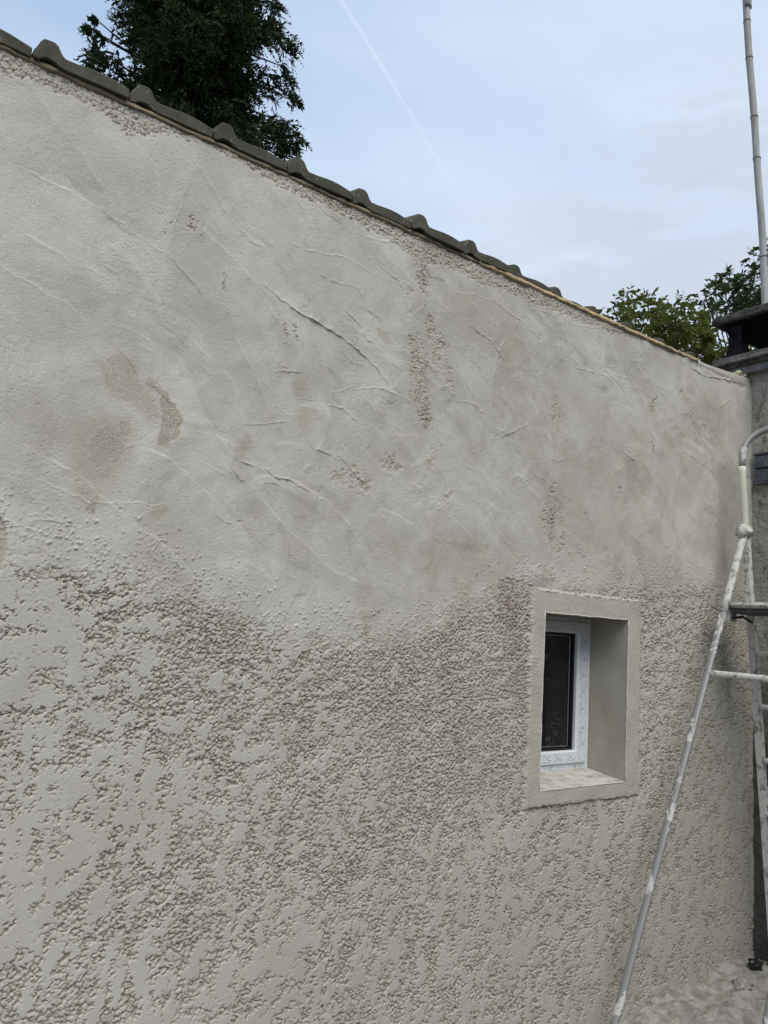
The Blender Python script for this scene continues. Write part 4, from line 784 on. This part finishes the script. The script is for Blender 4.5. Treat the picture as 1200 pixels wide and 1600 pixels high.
# conifer
tr = np.random.RandomState(12)
CY = 7.0
def c_at(px, py, Y): v = at_depth(px, py, Y); return np.array(v)
con = empty('conifer_tree', (c_at(300, 200, CY)[0], CY, -0.02)); tag(con, 'tall dense dark green conifer rising behind the tiled roof edge', 'tree')
cx0 = c_at(300, 100, CY)[0]
# sprays: (px, py, radius m) clumps along drooping limbs; outline taken at the tree's own depth, filled through its whole thickness
half = lambda z: 1.20 - 0.22 * min(1, max(0, (z - 9.2) / .8)) - .09 * max(0, z - 10)
Cs = []; limbs = []
for k in range(340):
    z = tr.uniform(4.2, 13.5); az = tr.uniform(0, 2 * np.pi); r0 = half(z) * tr.uniform(.70, 1.10) * (1 + .10 * np.sin(az * 3 + z * 1.7) + .20 * np.sin(z * 6.3 + 1.3 * np.sin(az)))
    root = np.array([cx0, CY, z - .1]); tip = root + np.array([np.cos(az) * r0, np.sin(az) * r0, .25 * r0 - .35 * tr.rand()]); limbs.append((root, tip))
    ns = 7
    for s in range(ns):
        f = (s + 1.2) / (ns + .2); p = root + (tip - root) * f + np.array([0, 0, .25 * np.sin(f * 2.6)]) + tr.normal(size=3) * .07; Cs.append((p, .16 + .17 * (1 - f) + .05 * tr.rand(), f, az))
extra = [(142, 45, .10), (150, 75, .16), (165, 100, .2), (205, 5, .2), (218, 20, .15), (425, 10, .12), (432, 50, .10), (415, 40, .14), (445, 105, .14), (450, 150, .16), (463, 160, .08), (440, 190, .16), (425, 140, .2), (430, 215, .16), (455, 232, .13), (440, 232, .15), (160, 60, .12), (150, 30, .06)]
for px_, py_, r in extra:
    p = c_at(px_, py_, CY + tr.uniform(-.3, .3)); Cs.append((p, r, 1.0, 0 if px_ > 300 else np.pi))
    limbs.append((np.array([cx0, CY, p[2] - .5]), p))
CC, UU, WW = [], [], []
for (p, r, f, az) in Cs:
    # each clump is a handful of feathery fronds, each frond a rib with small scale-leaf tufts
    for q in range(14):
        d = np.array([np.cos(az), np.sin(az), -.15]) * .8 + tr.normal(size=3) * .6; d /= np.linalg.norm(d); L_ = r * tr.uniform(.7, 1.35); b0 = p + tr.normal(size=3) * r * .28
        side = np.cross(d, tr.normal(size=3)); side /= np.linalg.norm(side)
        n = 14; tt = np.linspace(.05, 1, n)[:, None]; rib = b0 + d * L_ * tt + np.array([0, 0, -.55 * L_]) * tt ** 2
        sg_ = np.where(np.arange(n) % 2, 1., -1.)[:, None]; u = (d * 1.0 + side * sg_ * .55 + tr.normal(size=(n, 3)) * .28); u /= np.linalg.norm(u, axis=1)[:, None]
        l_ = (.066 * (1.15 - .6 * tt)) * tr.uniform(.6, 1.3, size=(n, 1)); w = np.cross(u, tr.normal(size=(n, 3))); w /= np.linalg.norm(w, axis=1)[:, None]
        CC.append(rib); UU.append(u * l_); WW.append(w * l_ * .20)
MCON = leaf_mat('conifer_foliage', (0.010, 0.020, 0.009), (0.036, 0.055, 0.020), .12)
leaves('crown', np.concatenate(CC), np.concatenate(UU), np.concatenate(WW), con, MCON)
bm = bmesh.new(); tube(bm, [(cx0 + .04 * math.sin(k), CY, -0.02 + k * 1.35) for k in range(11)], [.26 - .022 * k for k in range(11)], None, 12); build('trunk', bm, MBARK, con, True)
bm = bmesh.new()
for (a_, b2) in limbs[::2] + limbs[-18:]: tube(bm, [tuple(a_), tuple((a_ + b2) / 2 + np.array([0, 0, .12])), tuple(b2)], [.035, .018, .006], None, 5, cap=False)
build('limb', bm, MBARK, con, True)

# broadleaf trees
MLEAF = leaf_mat('walnut_leaf', (0.045, 0.062, 0.016), (0.115, 0.130, 0.030), .35)
MLEAF2 = leaf_mat('darker_leaf', (0.026, 0.042, 0.018), (0.055, 0.075, 0.028), .25)
def broadleaf(name, label, Y, clumps, trunk_px, mat, seed, leafl=.105, fill=()):
    r = np.random.RandomState(seed); root = c_at(trunk_px, 700, Y); e = empty(name, (root[0], Y, -0.02)); tag(e, label, 'tree', None)
    base = np.array([root[0], Y, 0.0]); fork = np.array([root[0], Y, 3.2]); bmT = bmesh.new(); tube(bmT, [tuple(base), (base[0] + .05, Y + .03, 1.6), tuple(fork)], [.2, .16, .13], None, 12); build('trunk', bmT, MBARK, e, True)
    bmL = bmesh.new(); CC, UU, WW = [], [], []
    for (px_, py_, rr_, dens_) in clumps:
        c = c_at(px_, py_, Y + r.uniform(-.7, .7)); mid = fork * .45 + c * .55 + np.array([0, 0, -.25]) + r.normal(size=3) * .1
        tube(bmL, [tuple(fork), tuple(mid), tuple(c)], [.045, .028, .010], None, 6, cap=False)
        nt_ = max(4, int(17 * dens_ * (rr_ / .4) ** 2))
        for q in range(nt_):
            d = r.normal(size=3); d /= np.linalg.norm(d); d[2] = abs(d[2]) * .8 - .15; tw = c + d * rr_ * r.uniform(.3, 1.0); tube(bmL, [tuple(c), tuple((c + tw) / 2 + r.normal(size=3) * .03), tuple(tw)], [.009, .006, .003], None, 4, cap=False)
            # two or three compound leaves hanging from each twig: leaflets in pairs along a stalk
            for s in range(3):
                st0 = c + (tw - c) * r.uniform(.45, 1.0); dd_ = d * .8 + r.normal(size=3) * .6 + np.array([0, 0, -.25]); dd_ /= np.linalg.norm(dd_); Ls = r.uniform(.16, .28); sd = np.cross(dd_, np.array([0, 0, 1.]) + r.normal(size=3) * .3); sd /= np.linalg.norm(sd)
                for i in range(7):
                    f = .25 + .75 * (i // 2 + 1) / 4 if i < 6 else 1.0; sgn_ = 1 if i % 2 else -1
                    u = dd_ * .6 + sd * sgn_ * .75 + np.array([0, 0, -.35]) if i < 6 else dd_ + np.array([0, 0, -.3]); u = u + r.normal(size=3) * .2; u /= np.linalg.norm(u)
                    w = np.cross(u, np.cross(dd_, sd) + r.normal(size=3) * .35); w = np.cross(u, w); w /= np.linalg.norm(w); l_ = leafl * r.uniform(.65, 1.2)
                    CC.append(st0 + dd_ * Ls * f + np.array([0, 0, -.06 * f])); UU.append(u * l_); WW.append(w * l_ * .24)
    build('limb', bmL, MBARK, e, True); leaves('crown', np.array(CC), np.array(UU), np.array(WW), e, mat, .25)
    return e
cl = [(958, 480, .20, .8), (980, 468, .18, 1), (990, 490, .25, 1), (1012, 478, .25, 1), (1030, 495, .32, 1.1), (1055, 490, .25, 1.0), (1050, 515, .4, 1.3), (1085, 505, .28, 1.2), (1080, 530, .4, 1.5), (1108, 515, .25, 1.2), (1115, 540, .3, 1.5), (1100, 555, .35, 1.5), (1010, 515, .3, .9), (1040, 535, .35, 1.3), (985, 512, .2, .6), (965, 498, .15, .6), (1070, 480, .15, .6), (1130, 560, .3, 1.2), (1160, 560, .35, 1.2), (1190, 560, .35, 1.2), (1060, 560, .4, 1.3), (1230, 560, .5, 1)]
broadleaf('walnut_tree', 'yellow-green broadleaf tree just beyond the low end of the tile edge', 5.0, cl, 1090, MLEAF, 21)
cl = [(1102, 462, .16, .8), (1115, 452, .2, 1), (1128, 440, .2, 1), (1140, 430, .22, 1), (1150, 450, .32, 1.1), (1145, 475, .35, 1.1), (1175, 440, .3, 1.1), (1170, 470, .4, 1.3), (1195, 420, .3, 1.1), (1190, 460, .4, 1.2), (1188, 400, .15, .7), (1200, 385, .15, .8), (1215, 400, .4, 1), (1230, 440, .5, 1), (1120, 490, .25, .8), (1150, 500, .35, .9), (1110, 478, .2, .8), (1190, 500, .4, 1), (1260, 380, .5, 1), (1270, 450, .6, 1), (1300, 500, .6, 1), (1240, 500, .5, 1)]
broadleaf('walnut_tree', 'taller dark leafy tree behind the chimney cap and the pole', 5.6, cl, 1250, MLEAF2, 33)
